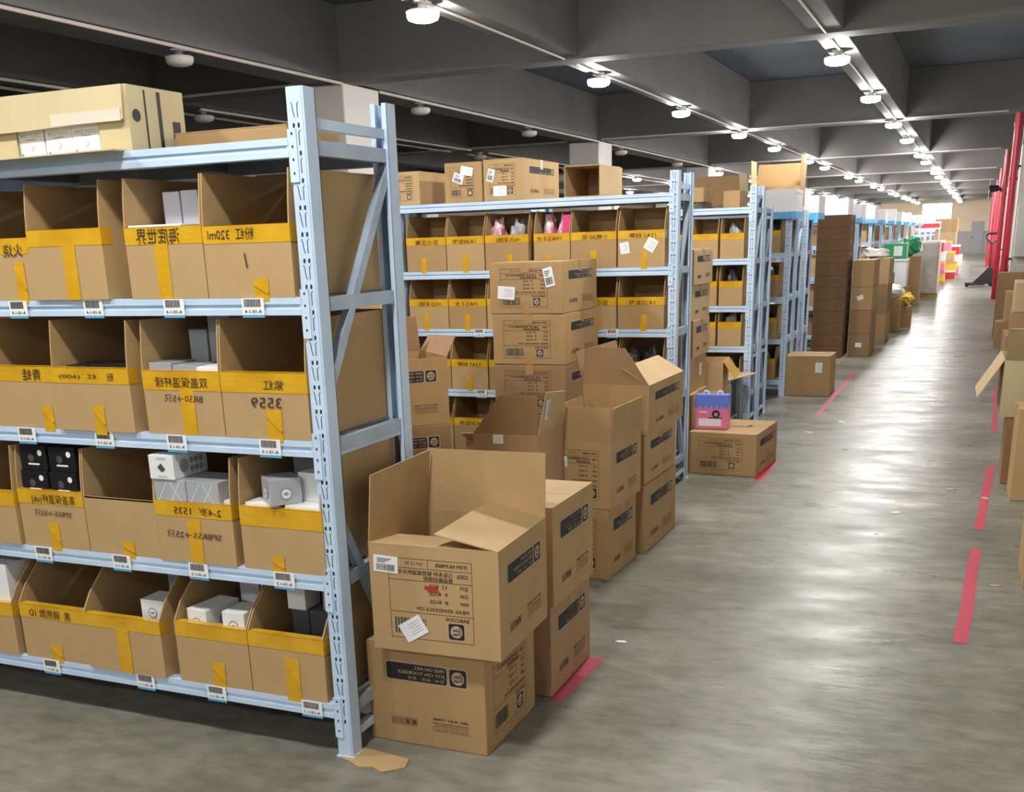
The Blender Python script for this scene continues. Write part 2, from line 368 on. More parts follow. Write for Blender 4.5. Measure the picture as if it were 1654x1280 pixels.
# ------------------------------------------------------------------ SETTING
ZB, ZS = 3.30, 4.05
XL, XR, Y0, Y1 = -17.5, 1.35, -8.0, 80.0
struct('floor', MB().box(XL-.2, Y0-.2, -.2, XR+.2, Y1+.2, 0), 'concrete')
struct('ceiling', MB().box(XL-.2, Y0-.2, ZS, XR+.2, Y1+.2, ZS+.2), 'slab_paint')
struct('wall_left', MB().box(XL-.2, Y0, 0, XL, Y1, ZS), 'wall_warm')
struct('wall_front', MB().box(XL, Y0-.2, 0, XR, Y0, ZS), 'wall_gray')
# right wall with bright windows between its columns
b = MB(); BAYS = [10.85+8.75*k for k in range(-2, 8)]
b.box(XR, Y0, 0, XR+.2, Y1, 1.0); b.box(XR, Y0, 2.7, XR+.2, Y1, ZS)
edges = [Y0]
for y in BAYS[4:8]: edges += [y+1.8, y+7.2]
edges.append(Y1)
for a, c in zip(edges[0::2], edges[1::2]): b.box(XR, a, 1.0, XR+.2, c, 2.7)
struct('wall_right', b, 'wall_white')
for k, y in enumerate(BAYS[4:8]):
    f_ = MB(); f_.box(XR+.05, y+1.8, 1.0, XR+.10, y+7.2, 1.06); f_.box(XR+.05, y+1.8, 2.64, XR+.10, y+7.2, 2.7)
    for q in range(5): f_.box(XR+.05, y+1.8+q*1.34, 1.06, XR+.10, y+1.84+q*1.34, 2.64)
    o = struct('window_%d' % (k+2), f_, 'wall_white')
    p_ = part('pane', MB().box(XR+.12, y+1.8, 1.0, XR+.13, y+7.2, 2.7), 'window_side', o)
# far wall: cream above, grey dado, lit window, door
b = MB(); wx0, wx1, wz0, wz1 = -3.85, -1.95, 1.45, 3.3
b.box(XL, Y1, 1.45, wx0, Y1+.2, ZS); b.box(wx1, Y1, 1.45, XR, Y1+.2, ZS); b.box(wx0, Y1, wz1, wx1, Y1+.2, ZS)
b.box(XL, Y1, 0, XR, Y1+.2, 1.45, 1)
struct('wall_back', b, ['wall_cream', 'dado_gray'])
f_ = MB(); f_.box(wx0, Y1-.02, wz0, wx1, Y1+.05, wz0+.06); f_.box(wx0, Y1-.02, wz1-.06, wx1, Y1+.05, wz1)
for q in range(3): f_.box(wx0+q*.92, Y1-.02, wz0, wx0+q*.92+.06, Y1+.05, wz1)
o = struct('window_1', f_, 'wall_white'); part('pane', MB().box(wx0, Y1+.06, wz0, wx1, Y1+.07, wz1), 'window_lit', o)
f_ = MB(); f_.box(-.72, Y1-.05, 0, .03, Y1-.001, 2.05); f_.box(-.66, Y1-.06, .15, -.03, Y1-.05, .95); f_.box(-.66, Y1-.06, 1.1, -.03, Y1-.05, 1.9)
o = struct('door_1', f_, 'door_gray'); part('door_handle', MB().box(-.64, Y1-.12, 1.0, -.6, Y1-.06, 1.12), 'black_metal', o)
# beams: transverse ones at each bay, longitudinal ones along each lamp row and column line
for k, y in enumerate(BAYS):
    struct('ceiling_beam', MB().box(XL, y+.0, ZB, XR, y+.32, ZS), 'beam_paint', bevel=.01)
LONG = [(-1.58, -1.29), (-4.05, -3.76), (-6.98, -6.44), (-9.35, -8.95), (-12.0, -11.6), (-14.9, -14.4)]
ye = [Y0] + [v for y in BAYS for v in (y, y+.32)] + [Y1]
for xa, xb in LONG:
    for ya, yb in zip(ye[0::2], ye[1::2]):
        if yb-ya > .5: struct('ceiling_beam', MB().box(xa, ya, ZB+.02, xb, yb, ZS), 'beam_paint', bevel=.01)
# columns
for k, y in enumerate(BAYS):
    for xa, xb in ((-6.98, -6.42), (-14.95, -14.35)):
        struct('column', MB().box(xa, y+.0, 0, xb, y+.78, ZB-.001), 'column_paint', bevel=.015)
    if k > 2:
        c_ = MB(); c_.box(.45, y+.2, 0, XR-.001, y+.9, 2.84, 0); c_.box(.45, y+.2, 2.84, XR-.001, y+.9, ZB-.001, 1)
        struct('column', c_, ['column_paint', 'beam_paint'])

# ------------------------------------------------------------------ lamps
def lamp_proto(lit):
    t = thing('ceiling_lamp', 'x', 'lamp')
    part('stem', MB().cyl((0, 0, -.0), (0, 0, -.05), .035, n=12).box(-.05, -.05, -.012, .05, .05, 0), 'lamp_shell', t)
    part('housing', MB().lathe([(0, -.045), (.05, -.048), (.115, -.060), (.125, -.070), (.12, -.078), (.0, -.078)], 28), 'lamp_shell', t, smooth=False)
    part('diffuser', MB().lathe([(.119, -.076), (.120, -.098), (.108, -.122), (.07, -.136), (.0, -.142)][::-1], 28), 'lamp_on' if lit else 'lamp_off', t, smooth=True)
    return t
LP = {True: lamp_proto(True), False: lamp_proto(False)}; used = {True: 0, False: 0}
KIDS_L = {k: list(v.children) for k, v in LP.items()}
def put_lamp(x, y, lit, label, group):
    z = ZB+.02
    if not used[lit]: o = LP[lit]; used[lit] = 1
    else:
        o = LP[lit].copy(); COL.objects.link(o)
        for ch in KIDS_L[lit]: c = ch.copy(); COL.objects.link(c); c.parent = o
    o.location = (x, y, z); o['label'] = label; o['group'] = group
bpy.context.view_layer.update()
KIDS_L = {k: [c for c in bpy.data.objects if c.parent == v] for k, v in LP.items()}
def seq(i): return ORD[i] if i < len(ORD) else 'number %d' % i
vis = {-1.47: 12.0, -3.93: 7.86}
for x, nm in ((-1.47, 'row above the aisle'), (-3.93, 'row above the rack ends')):
    k = 0
    for y in LAMP_Y:
        if y < vis[x]:
            q = sum(1 for t in LAMP_Y if y <= t < vis[x]); put_lamp(x, y, True, 'lit ceiling lamp overhead, %s one back in the %s' % (ORD[q], nm), 'lit ceiling lamps'); continue
        k += 1; put_lamp(x, y, True, 'lit round ceiling lamp, %s from the front, %s' % (seq(k), nm), 'lit ceiling lamps')
k = 0
for x, ys, nm in ((-6.62, (8.42, 13.05, 16.75, 21.6, 26.0), 'along the column line'), (-9.15, (12.0, 16.2, 20.5, 25.5), 'in the row behind the columns')):
    for k, y in enumerate(ys): put_lamp(x, y, False, 'unlit round ceiling lamp %s, %s from the front' % (nm, seq(k+1)), 'unlit ceiling lamps')
put_lamp(-6.7, 30.8, True, 'lit round lamp on the column line, far behind the second column', 'lit ceiling lamps')
put_lamp(-9.15, 31.4, True, 'lit round lamp behind the columns, small and low over the second rack', 'lit ceiling lamps')
for x, nm in ((-6.7, 'column row'), (-9.15, 'row behind the columns'), (-11.8, 'row farthest left')):
    for k, y in enumerate((35.5, 39.6, 44.2, 48.4, 53.0, 57.2, 61.8, 66.0, 70.5, 75.5)):
        put_lamp(x, y, True, 'distant lit ceiling lamp, %s along the far part of the %s' % (ORD[k+1], nm), 'lit ceiling lamps')
# conduits fixed under the beams
def conduit(pts, label, r=.011, g='ceiling conduits'):
    o = part('conduit', MB().tube(pts, r, 8), 'conduit_cream'); tag(o, label, 'pipe', g)
for x, nm in ((-1.44, 'above the aisle lamps'), (-3.90, 'above the lamps over the rack ends')):
    conduit([(x, Y0+.01, ZB+.006), (x, 10.84, ZB+.006)], 'thin cream conduit %s, nearest bay' % nm)
    for k, y in enumerate(BAYS[2:]):
        conduit([(x, y+.33, ZB+.006), (x, min(y+8.74, Y1-.01), ZB+.006)], 'thin cream conduit %s, %s bay past the first beam' % (nm, ORD[k+1]))
for x, nm in ((-6.42, 'running up to the columns'), (-9.35, 'behind the column line'), (-8.92, 'behind the columns, right edge')):
    for k, y in enumerate(BAYS[1:6]):
        conduit([(x+.0, y+.8, ZB-.012), (x, y+8.73, ZB-.012), ] + ([(x, y+8.73, ZB-.06)] if x > -7 else []), 'cream conduit under the long beam %s, %s stretch' % (nm, ORD[k+1]), .016)
for k, y in enumerate(BAYS[2:7]):
    conduit([(-14, y-.02, ZB+.02), (-7.02, y-.02, ZB+.02)], 'cream conduit on the lower edge of the %s cross beam, left part' % ORD[k+1], .016)
    if k: conduit([(-6.36, y-.02, ZB+.02), (.2, y-.02, ZB+.02)], 'cream conduit along the lower edge of the %s cross beam, right part' % ORD[k+1], .012)

# ------------------------------------------------------------------ racks
def post_mesh(front, H):
    """punched post, outer corner at the origin, body towards -x and towards the inside of the rack"""
    b = MB(); t = .003; D = .062; Wd = .056
    ys = 1 if front else -1
    b.box(-Wd+.006, 0, 0, -.006, ys*t, H); b.box(-.006, ys*.003, 0, 0, ys*.012, H); b.box(-Wd, ys*.003, 0, -Wd+.006, ys*.012, H)
    b.box(-t, ys*.012, 0, 0, ys*D, H); b.box(-Wd, ys*.012, 0, -Wd+t, ys*D, H)
    b.box(-.016, ys*D, 0, 0, ys*(D-t), H); b.box(-Wd, ys*D, 0, -Wd+.016, ys*(D-t), H)
    z = .13; k = .0006
    while z < H-.05:
        for x in (-.020, -.036):
            b.prism([(x-.003, -ys*k, z-.006), (x+.003, -ys*k, z-.006), (x+.004, -ys*k, z+.002), (x+.002, -ys*k, z+.007), (x-.003, -ys*k, z+.005)], (0, ys*k, 0), 1)
            c = [(x-.004, z+.060), (x-.001, z+.052), (x+.001, z+.036), (x+.005, z+.020)]
            if x > -.03: c = [(x+.004, z+.060), (x-.001, z+.054), (x-.001, z+.038), (x-.001, z+.020)]
            for (xa, za), (xb, zb) in zip(c, c[1:]): b.prism([(xa-.0012, -ys*k, za), (xb-.0012, -ys*k, zb), (xb+.0012, -ys*k, zb), (xa+.0012, -ys*k, za)], (0, ys*k, 0), 1)
        z += .072
    b.box(-Wd-.004, -ys*.004, 0, .004, ys*(D+.004), .006)
    return b
RK_L, RK_D = 2.0, .59
_rk = {}
def rack(label, xr, yf, H=2.03, levels=(.19, .625, 1.05, 1.47, 1.90), L=RK_L, D=RK_D, group='blue steel racks', mat='steel_blue'):
    root = thing('storage_rack', label, 'rack', (xr, yf, 0), 0, group)
    key = (H, levels, L, D)
    if key not in _rk:
        P = {}
        P['pf'] = post_mesh(True, H).mesh('post', ['steel_blue', 'slot_dark']); P['pb'] = post_mesh(False, H).mesh('post', ['steel_blue', 'slot_dark'])
        b = MB(); b.box(-L+.056, -.001, -.052, -.056, .03, -.0); b.box(-L+.056, -.007, -.020, -.056, -.001, -.001); b.box(-L+.056, -.007, -.051, -.056, -.001, -.034)
        P['front'] = b.mesh('shelf_beam', ['steel_blue'])
        b = MB(); b.box(-L+.05, -.03, -.052, -.05, .004, 0); P['back'] = b.mesh('shelf_beam', ['steel_galv'])
        b = MB(); b.box(-.057, -.0048, -.118, -.029, -.0008, .022); b.box(-.062, -.0048, -.052, -.056, .012, 0)
        for q in (-.098, -.062, -.028, .006): b.box(-.045, -.0056, q, -.040, -.0048, q+.007, 1)
        P['brk'] = b.mesh('bracket', ['steel_blue', 'slot_dark'])
        b = MB(); b.box(-.03, .064, -.045, -.001, D-.064, -.004); P['side'] = b.mesh('side_beam', ['steel_galv'])
        b = MB(); b.box(-L+.052, .031, -.006, -.052, D-.031, -.001)
        for q in (.33, .66): b.box(-L*q-.02, .031, -.04, -L*q+.02, D-.031, -.006)
        P['deck'] = b.mesh('shelf_deck', ['steel_shelf'])
        _rk[key] = P
    P = _rk[key]; T = Matrix.Translation
    for x in (0, -L+.05):
        part('post', P['pf'], None, root, mw=T((x, 0, 0))); part('post', P['pb'], None, root, mw=T((x, D, 0)))
    for z in levels:
        fb = part('shelf_beam', P['front'], None, root, mw=T((0, 0, z)))
        part('bracket', P['brk'], None, fb); part('bracket', P['brk'], None, fb, mw=T((-L+.086, 0, 0)))
        part('shelf_beam', P['back'], None, root, mw=T((0, D, z)))
        for x in (-.006, -L+.04): part('side_beam', P['side'], None, root, mw=T((x, 0, z)))
        part('shelf_deck', P['deck'], None, root, mw=T((0, 0, z)))
    for x in (-.022, -L+.028):
        br = [((.03, .07), (D-.03, .07)), ((.03, .59), (D-.03, .59)), ((.03, 1.007), (D-.03, 1.007)), ((.03, H-.09), (D-.03, H-.09)), ((.03, 1.17), (D-.05, H-.19)), ((.03, .82), (D-.05, .08))]
        for (a, za), (c, zc) in br:
            q = MB(); q.bar((x, a, za), (x, c, zc), .024, .028)
            if abs(za-zc) > .1: q.bar((x+.013, a, za), (x+.013, c, zc), .003, .034)
            part('brace', q, 'steel_galv' if abs(za-zc) > .1 else 'steel_blue', root)
    return root
def shelf_label(root, x, z, code):
    """price tag stuck on a shelf beam; x, z in rack coordinates"""
    b = MB(); b.box(0, -.012, -.050, .078, -.0095, -.001, 0); b.box(0, -.0125, -.057, .078, -.0095, -.049, 1)
    rr = random.Random(int(abs(x)*997+z*31)); q = .008
    while q < .064:
        g = rr.choice((.0014, .0025)); b.box(q, -.0128, -.026, q+g, -.012, -.004, 2); q += g+.0016
    tb = MB(); text(tb, code, .070, -.044, .014, .060, 2, 0, heavy=.0003)
    for v in tb.v: b.v.append((v[0], -.0128, v[1]))
    o = len(b.v)-len(tb.v); b.f += [tuple(i+o for i in f) for f in tb.f]; b.m += tb.m
    part('shelf_label', b, ['paper_white', 'paper_blue', 'ink_black'], root, mw=Matrix.Translation((x, 0, z)), label='white barcode tag with blue edge')

# ------------------------------------------------------------------ open-front picking bins
def bin_box(label, x0, x1, yf, z0, H=.355, hf=.205, D=.515, slant=.018, writing=(), band=True, strip=None, mat='kraft_bin', group='open-front picking bins', tapem='tape_yellow', name='picking_bin', bh=.05, tear=0):
    w = x1-x0; root = thing(name, label, 'cardboard bin', ((x0+x1)/2, yf, z0), 0, group)
    t = .0045; b = MB(); h = w/2
    b.box(-h, 0, 0, h, D, t); b.box(-h, D-t, t, h, D, H)
    b.box(-h+t, 0, t, h-t, t, hf)
    hs = hf+.004
    for sx in (-h, h-t):
        b.prism([(sx, 0, t), (sx, D-t, t), (sx, D-t, H), (sx, slant, H), (sx, slant*.3, hf+.06), (sx, 0, hs)], (t, 0, 0))
    b.box(-h+t, .0, hf-.004, h-t, .012, hf)   # folded rim
    part('body', b, mat, root)
    if band:
        q = MB(); k = .0012
        q.box(-h-.0005, -k, hf-bh, h+.0005, 0, hf+.001); q.box(-h+t, -k, hf, h-t, .03, hf+k)
        q.box(h, -k, hf-bh, h+k, .045, hf+.002)
        part('tape_band', q, tapem, root)
    if strip:
        x, zt, sw = strip; q = MB(); q.box(x-sw/2, -.0024, -.012 if zt < hf-.06 else 0, x+sw/2, -.0012, zt)
        if zt < hf*.7: q.prism([(x-sw*.4, -.0024, zt-.012), (x+sw*.5, -.0024, zt*.3), (x+sw*.4, -.0024, zt*.3-.006), (x-sw*.5, -.0024, zt-.02)], (0, -.003, 0))
        part('tape_strip', q, tapem, root)
    if writing:
        tb = MB()
        for s_, u, v, size, wd, sl in writing:
            text(tb, s_, u, v, size, wd, 0, .0, slant=sl)
        m_ = Matrix(((1,0,0,0),(0,0,-1,-.003),(0,1,0,0),(0,0,0,1)))
        part('handwriting', tb, 'ink_marker', root, mw=m_)
    return root

R1 = rack('blue steel shelving rack nearest the camera, loaded with taped open-front bins', -1.738, 2.72, D=.53)
for z, xs, c in ((1.47, (-2.888, -2.568, -2.249, -1.957), 'A-10-1-4'), (1.05, (-2.939, -2.597, -2.299, -1.943), 'A-10-1-3'), (.625, (-2.949, -2.596, -2.272, -1.936), 'A-10-1-2'), (.19, (-2.998, -2.561, -2.255, -1.873), 'A-10-1-1')):
    for x in xs: shelf_label(R1, x+1.738-.04, z, c)
YF = 2.715
G1 = 'bins on the nearest rack'
T1, T2, T3, T4 = 'top row, nearest rack', 'second row, nearest rack', 'third row, nearest rack', 'bottom row, nearest rack'
# second shelf from the top (row 1)
bin_box('taped cardboard bin reading 火烧 at the left picture edge, '+T1, -3.10, -2.805, YF, 1.47, hf=.195, writing=(('火烧', .115, .140, .045, .085, .1),), strip=(.09, .12, .042), group=G1)
bin_box('empty cardboard bin with a T of yellow tape, no writing, '+T1, -2.80, -2.495, YF-.012, 1.47, hf=.215, strip=(.015, .17, .052), group=G1)
bin_box('taped cardboard bin reading 海底世界 with white boxes inside, '+T1, -2.412, -2.122, YF, 1.47, hf=.21, writing=(('海底世界', .065, .165, .05, .165, .05),), strip=(-.01, .16, .05), group=G1)
bin_box('empty cardboard bin reading 粉红 320ml beside the rack post, '+T1, -2.118, -1.812, YF, 1.47, hf=.205, writing=(('粉红  320ml', .03, .168, .036, .165, .05), ('/', -.0, .085, .06, .02, .2)), strip=(.04, .055, .05), group=G1)
# row 2
bin_box('cardboard bin reading 青蛙 cut off by the left edge, '+T2, -3.09, -2.785, YF, 1.05, hf=.205, writing=(('青蛙', .10, .163, .042, .085, .05),), strip=(.105, .075, .045), group=G1)
bin_box('cardboard bin with faint writing and flat black boxes inside, '+T2, -2.778, -2.458, YF-.012, 1.05, hf=.205, writing=(('粉', .10, .167, .03, .03, .1), ('红  (600)', .03, .172, .018, .16, .1)), strip=(.02, .085, .046), group=G1)
bin_box('cardboard bin reading BR50 with grey boxes up to its rim, '+T2, -2.412, -2.112, YF, 1.05, hf=.20, bh=.06, writing=(('双盖保温杯绿', .105, .152, .035, .205, .05), ('BR50→5只', .08, .105, .028, .15, .1)), strip=(.02, .14, .052), group=G1)
bin_box('empty cardboard bin reading 紫红 3559 beside the rack post, '+T2, -2.108, -1.797, YF, 1.05, hf=.20, bh=.06, writing=(('紫红', .075, .152, .032, .075, .1), ('3559', .065, .095, .045, .115, .1)), strip=(.03, .09, .056), group=G1)
# row 3
bin_box('bare cardboard bin side cut off by the left edge, '+T3, -3.35, -3.047, YF-.01, .625, hf=.19, group=G1)
bin_box('cardboard bin heaped with black spotted boxes, '+T3, -3.035, -2.737, YF, .625, hf=.205, writing=(('黑盖保温杯(ok)', .115, .162, .035, .20, .05), ('SPB55→55只', .09, .115, .026, .17, .1)), strip=(-.0, .09, .045), group=G1)
bin_box('empty cardboard bin without a tape band beside the black boxes, '+T3, -2.733, -2.428, YF, .625, hf=.195, band=False, strip=(.02, .05, .05), group=G1)
bin_box('cardboard bin reading 2-4岁 1535 piled with silver boxes, '+T3, -2.422, -2.115, YF-.006, .625, hf=.205, writing=(('2-4岁  1535', .115, .165, .032, .19, .05), ('SPBR55→25只', .105, .085, .028, .22, .1)), strip=(.0, .15, .052), group=G1)
bin_box('plain banded bin with a tilted silver box on top, '+T3, -2.088, -1.782, YF, .625, hf=.205, bh=.062, strip=(-.02, .05, .045), group=G1)
# row 4: sides cut on a slant
kw = dict(H=.345, slant=.13)
bin_box('bin holding a tall white carton at the left edge, '+T4, -3.44, -3.15, YF-.008, .19, hf=.20, group=G1, **kw)
bin_box('empty cardboard bin reading 1D 骑熊款 with a slanted side, '+T4, -3.12, -2.808, YF, .19, hf=.205, writing=(('黑  骑熊款 1D', .09, .163, .036, .20, .05),), strip=(.0, .06, .05), group=G1, **kw)
bin_box('bin with a long tape strip and one small white box, '+T4, -2.803, -2.465, YF-.010, .19, hf=.205, bh=.045, strip=(.0, .16, .055), group=G1, **kw)
bin_box('cardboard bin with two ring-marked white boxes, '+T4, -2.408, -2.110, YF, .19, hf=.215, strip=(.02, .085, .05), group=G1, **kw)
bin_box('cardboard bin with dark boxes inside beside the rack post, '+T4, -2.106, -1.815, YF, .19, hf=.215, bh=.05, strip=(.02, .14, .055), group=G1, **kw)

# product boxes inside the bins
def gift(label, x, y, z, w, d, h, m='card_white', rz=0, em=None, group='boxed cups in the bins', faces='fr', cat='box', top=None):
    if not em:
        o = part('product_box', MB().box(-w/2, -d/2, 0, w/2, d/2, h), m, bevel=.0015); o.location = (x, y, z); o.rotation_euler = (0, 0, rz); return tag(o, label, cat, group)
    root = thing('product_box', label, cat, (x, y, z), rz, group)
    part('body', MB().box(-w/2, -d/2, 0, w/2, d/2, h), m, root, bevel=.0015)
    if em:
        e = MB(); mats = ['card_gray', 'ink_red', 'card_mint', 'paper_white', 'card_dark']
        for f in faces:
            fw, fh = face_dims(f, w, d, h); q = MB(); c = fw/2; s = min(fw, fh)
            if em == 'ring': disc(q, c, fh*.42, s*.24, 0); disc(q, c, fh*.42, s*.18, 3, .0018); q.add([(c-s*.14, fh*.42, .0022), (c, fh*.42-s*.08, .0022), (c+s*.14, fh*.42, .0022), (c, fh*.42+s*.08, .0022)], [(0,1,2,3)], 0)
            if em == 'diamond':
                if f == 'f': q.add([(c-s*.2, fh*.5, .001), (c, fh*.3, .001), (c+s*.2, fh*.42, .001), (c, fh*.68, .001)], [(0,1,2,3)], 4); rect(q, c-s*.2, fh*.08, c+s*.25, fh*.16, 2); rect(q, c-s*.2, fh*.82, c+s*.25, fh*.92, 2)
                else:
                    disc(q, fw*.3, fh*.5, fh*.28, 0)
                    for a in range(3):
                        for bb in (.3, .65): disc(q, fw*(.52+.14*a), fh*bb, fh*.13, 0)
            if em == 'spots':
                disc(q, fw*.78, fh*.72, s*.12, 3); rect(q, fw*.28, fh*.22, fw*.72, fh*.29, 3); disc(q, fw*.42, fh*.5, s*.16, 4)
            if em == 'facet':
                for a in (.1, .5): q.add([(fw*a, fh*.1, .001), (fw*(a+.02), fh*.1, .001), (fw*(a+.34), fh*.9, .001), (fw*(a+.32), fh*.9, .001)], [(0,1,2,3)], 3)
                q.add([(fw*.5, fh*.9, .001), (fw*.52, fh*.9, .001), (fw*.84, fh*.1, .001), (fw*.82, fh*.1, .001)], [(0,1,2,3)], 3)
            if em == 'text': text(q, 'COUY CMB', fw*.92, fh*.60, fh*.14, fw*.8, 0, .001); rect(q, fw*.35, fh*.52, fw*.7, fh*.545, 0); disc(q, fw*.5, fh*.3, s*.09, 0); disc(q, fw*.5, fh*.3, s*.08, 3, .0016); rect(q, fw*.08, fh*.08, fw*.16, fh*.14, 0)
            part('printed_mark', q, mats, root, mw=face_mat(f, w, d, h))
    return root
zf = lambda z: z+.005
# row 1
gift('left of two tall lilac boxes standing at the back of the 海底世界 bin', -2.318, 2.885, zf(1.47), .064, .10, .31, 'card_lilac')
gift('right of two tall lilac boxes standing at the back of the 海底世界 bin', -2.248, 2.885, zf(1.47), .064, .10, .312, 'card_lilac')
gift('flat white box lying just inside the rim of the 海底世界 bin', -2.30, 2.77, zf(1.47), .20, .10, .212, 'card_white')
# row 2
for i, (x, w) in enumerate(((-2.70, .09), (-2.60, .09), (-2.51, .08))):
    gift('flat glossy black box in the faintly marked bin, %s' % ('left', 'middle', 'right')[i], x, 2.80, zf(1.05), w, .13, .205+.004*i, 'card_black')
for i, (x, h, m) in enumerate(((-2.35, .218, 'card_silver'), (-2.255, .212, 'card_silver'), (-2.165, .208, 'card_white'))):
    gift('box lying at the rim of the BR50 bin, %s' % ('left, silver', 'middle, silver', 'right, white')[i], x, 2.79, zf(1.05), .088, .12, h, m, em='facet' if i < 2 else None)
gift('tall grey box at the back left of the BR50 bin', -2.305, 2.92, zf(1.05), .07, .09, .31, 'card_gray')
gift('tall grey box at the back right of the BR50 bin, reaching the shelf above', -2.222, 2.93, zf(1.05), .085, .10, .355, 'card_gray')
part_ = None
# row 3 black boxes: lower layer hidden in the bin, upper layers in view
for i, x in enumerate((-2.955, -2.825)):
    gift('black box low in the bin under the spotted ones, %s' % ('left', 'right')[i], x, 2.80, zf(.625), .118, .14, .178, 'card_black')
    gift('black box with white spots on its front, %s of the lower pair' % ('left', 'right')[i], x, 2.795, zf(.625)+.179, .118, .14, .086, 'card_black', em='spots', faces='f')
    gift('black box with white spots on its front, %s of the upper pair' % ('left', 'right')[i], x+.004, 2.80, zf(.625)+.266, .116, .14, .086, 'card_black', em='spots', faces='f')
gift('black box leaning at the far left behind the spotted pairs', -2.99, 2.96, zf(.625), .08, .12, .34, 'card_black', em='spots', faces='f')
for i, x in enumerate((-2.352, -2.222)):
    gift('white box under the silver ones in the 1535 bin, %s' % ('left', 'right')[i], x, 2.79, zf(.625), .126, .13, .192, 'card_white')
    gift('%s silver box in the 1535 bin, with a creased front' % ('left', 'right')[i], x, 2.785, zf(.625)+.193, .126, .15, .077, 'card_silver', em='facet', faces='f' if i == 0 else 'fr')
gift('white box with a dark tilted square on top of the silver boxes, 1535 bin', -2.372, 2.79, zf(.625)+.271, .10, .17, .079, 'card_white', em='diamond')
gift('low white box with green print at the right rim of the 1535 bin', -2.138, 2.775, zf(.625), .03, .10, .212, 'card_white')
gift('dark grey box standing at the back of the 1535 bin', -2.19, 3.02, zf(.625), .09, .10, .345, 'card_gray')
for i, (x, w) in enumerate(((-2.01, .13), (-1.86, .13))):
    gift('white box with mint print at the rim of the plain banded bin, %s' % ('left', 'right')[i], x, 2.80, zf(.625), w, .14, .21, 'card_white', em=None)
gift('silver box tilted towards the aisle over the rim of the plain banded bin', -1.955, 2.765, zf(.625)+.211, .10, .10, .082, 'card_silver', rz=-.7, em='ring')
gift('white box lying behind the tilted silver box', -1.855, 2.84, zf(.625)+.211, .10, .10, .092, 'card_white', rz=-.1)
gift('grey box standing at the back left of the plain banded bin', -1.99, 3.0, zf(.625), .08, .10, .34, 'card_gray')
gift('pale box with a dark square at the back of the plain banded bin', -1.87, 3.0, zf(.625), .10, .10, .345, 'card_white', em='diamond', faces='f')
# row 4
gift('tall white carton standing in the leftmost bin of the bottom row', -3.235, 2.80, zf(.19), .12, .14, .335, 'card_white')
gift('white box under the small ring-marked one, long-strip bin', -2.545, 2.84, zf(.19), .11, .11, .172, 'card_white')
gift('small white box with a ring mark at the far end of the long-strip bin', -2.545, 2.82, zf(.19)+.173, .10, .10, .080, 'card_white', em='ring')
gift('small grey box behind the lone ring-marked box, long-strip bin', -2.55, 2.96, zf(.19), .075, .09, .325, 'card_gray')
for i, (x, y, dz, rz, d) in enumerate(((-2.325, 2.825, .068, -.12, .16), (-2.175, 2.79, .058, 0, .11))):
    gift('plain box under a ring-marked one in the two-box bin, %s' % ('left', 'right')[i], x, y+.02, zf(.19), .09, .12, .235-dz-.001, 'card_white')
    gift('ring-marked white box, %s of two at the rim of the two-box bin' % ('left', 'right')[i], x, y, zf(.19)+.235-dz, .088, d, .082, 'card_white', em='ring', rz=rz)
gift('pale grey box standing behind in the two-box bin, left', -2.26, 3.0, zf(.19), .08, .10, .335, 'card_lilac')
gift('pale grey box standing behind in the two-box bin, right', -2.17, 3.0, zf(.19), .08, .10, .34, 'card_lilac')
for i, x in enumerate((-1.985, -1.915, -1.85)):
    gift('dark grey box in the bin by the post, bottom row, %s of three' % ('left', 'middle', 'right')[i], x, 2.90, zf(.19), .066, .10, .255, 'card_dark')
gift('white ended box on the left of the dark boxes, bottom row', -1.99, 2.885, zf(.19)+.256, .07, .09, .085, 'card_white')
gift('dark box stacked on the right of the dark boxes, bottom row', -1.865, 2.91, zf(.19)+.256, .075, .09, .08, 'card_gray')

# long carton on top of rack 1, window torn in its front, flap hanging over the beam
t = thing('display_carton', 'long pale carton with a torn window of white boxes atop the nearest rack', 'cardboard box', (-2.78, 2.76, 1.9))
b = MB(); w0, w1, D_, H_ = -.62, .40, .26, .19
b.box(w0, 0, 0, w1, D_, .005); b.box(w0, D_-.005, .005, w1, D_, H_); b.box(w0, .0, H_-.005, w1, D_-.005, H_)
b.box(w1-.005, 0, .005, w1, D_-.005, H_-.005); b.box(w0, 0, .005, w0+.005, D_-.005, H_-.005)
b.box(.28, 0, .005, w1-.005, .005, H_-.005); b.box(w0+.005, 0, .005, -.06, .005, H_-.005)
part('body', b, 'kraft_long', t)
part('flap', MB().prism([(w0, -.001, H_), (w1-.012, -.001, H_), (w1-.008, -.014, .092), (.0, -.016, .082), (w0, -.016, .078)], (0, -.004, 0)), 'kraft_long', t, label='front flap folded down')
part('tape_strip', MB().box(.11, -.0195, .088, .385, -.0178, .122), 'tape_clear', t, label='glossy strip of clear tape')
part('flap', MB().prism([(w0, -.002, .001), (.395, -.002, .001), (.43, -.125, -.004), (w0, -.125, -.012)], (0, 0, .004)), 'kraft_long', t, label='bottom flap hanging over the shelf beam')
q = MB(); q.box(w1, .075, .008, w1+.0012, .082, .18); q.box(w1, .135, .008, w1+.0012, .150, .18); q.box(w1, .20, .05, w1+.0012, .235, .10)
q.cyl((w1, .035, .105), (w1+.0012, .035, .105), .018, n=18); part('printed_mark', q, 'ink_black', t)
for i, x in enumerate((-2.79, -2.675, -2.565)):
    gift('white box lettered COUY CMB in the torn carton window, %s of three' % ('left', 'middle', 'right')[i], x, 2.83, 1.906, .108, .12, .10, 'card_white', em='text', faces='f', group='white lettered boxes in the torn carton')
gift('small white box at the far right inside the torn carton window', -2.528+.03, 2.83, 1.906, .022, .11, .10, 'card_white')
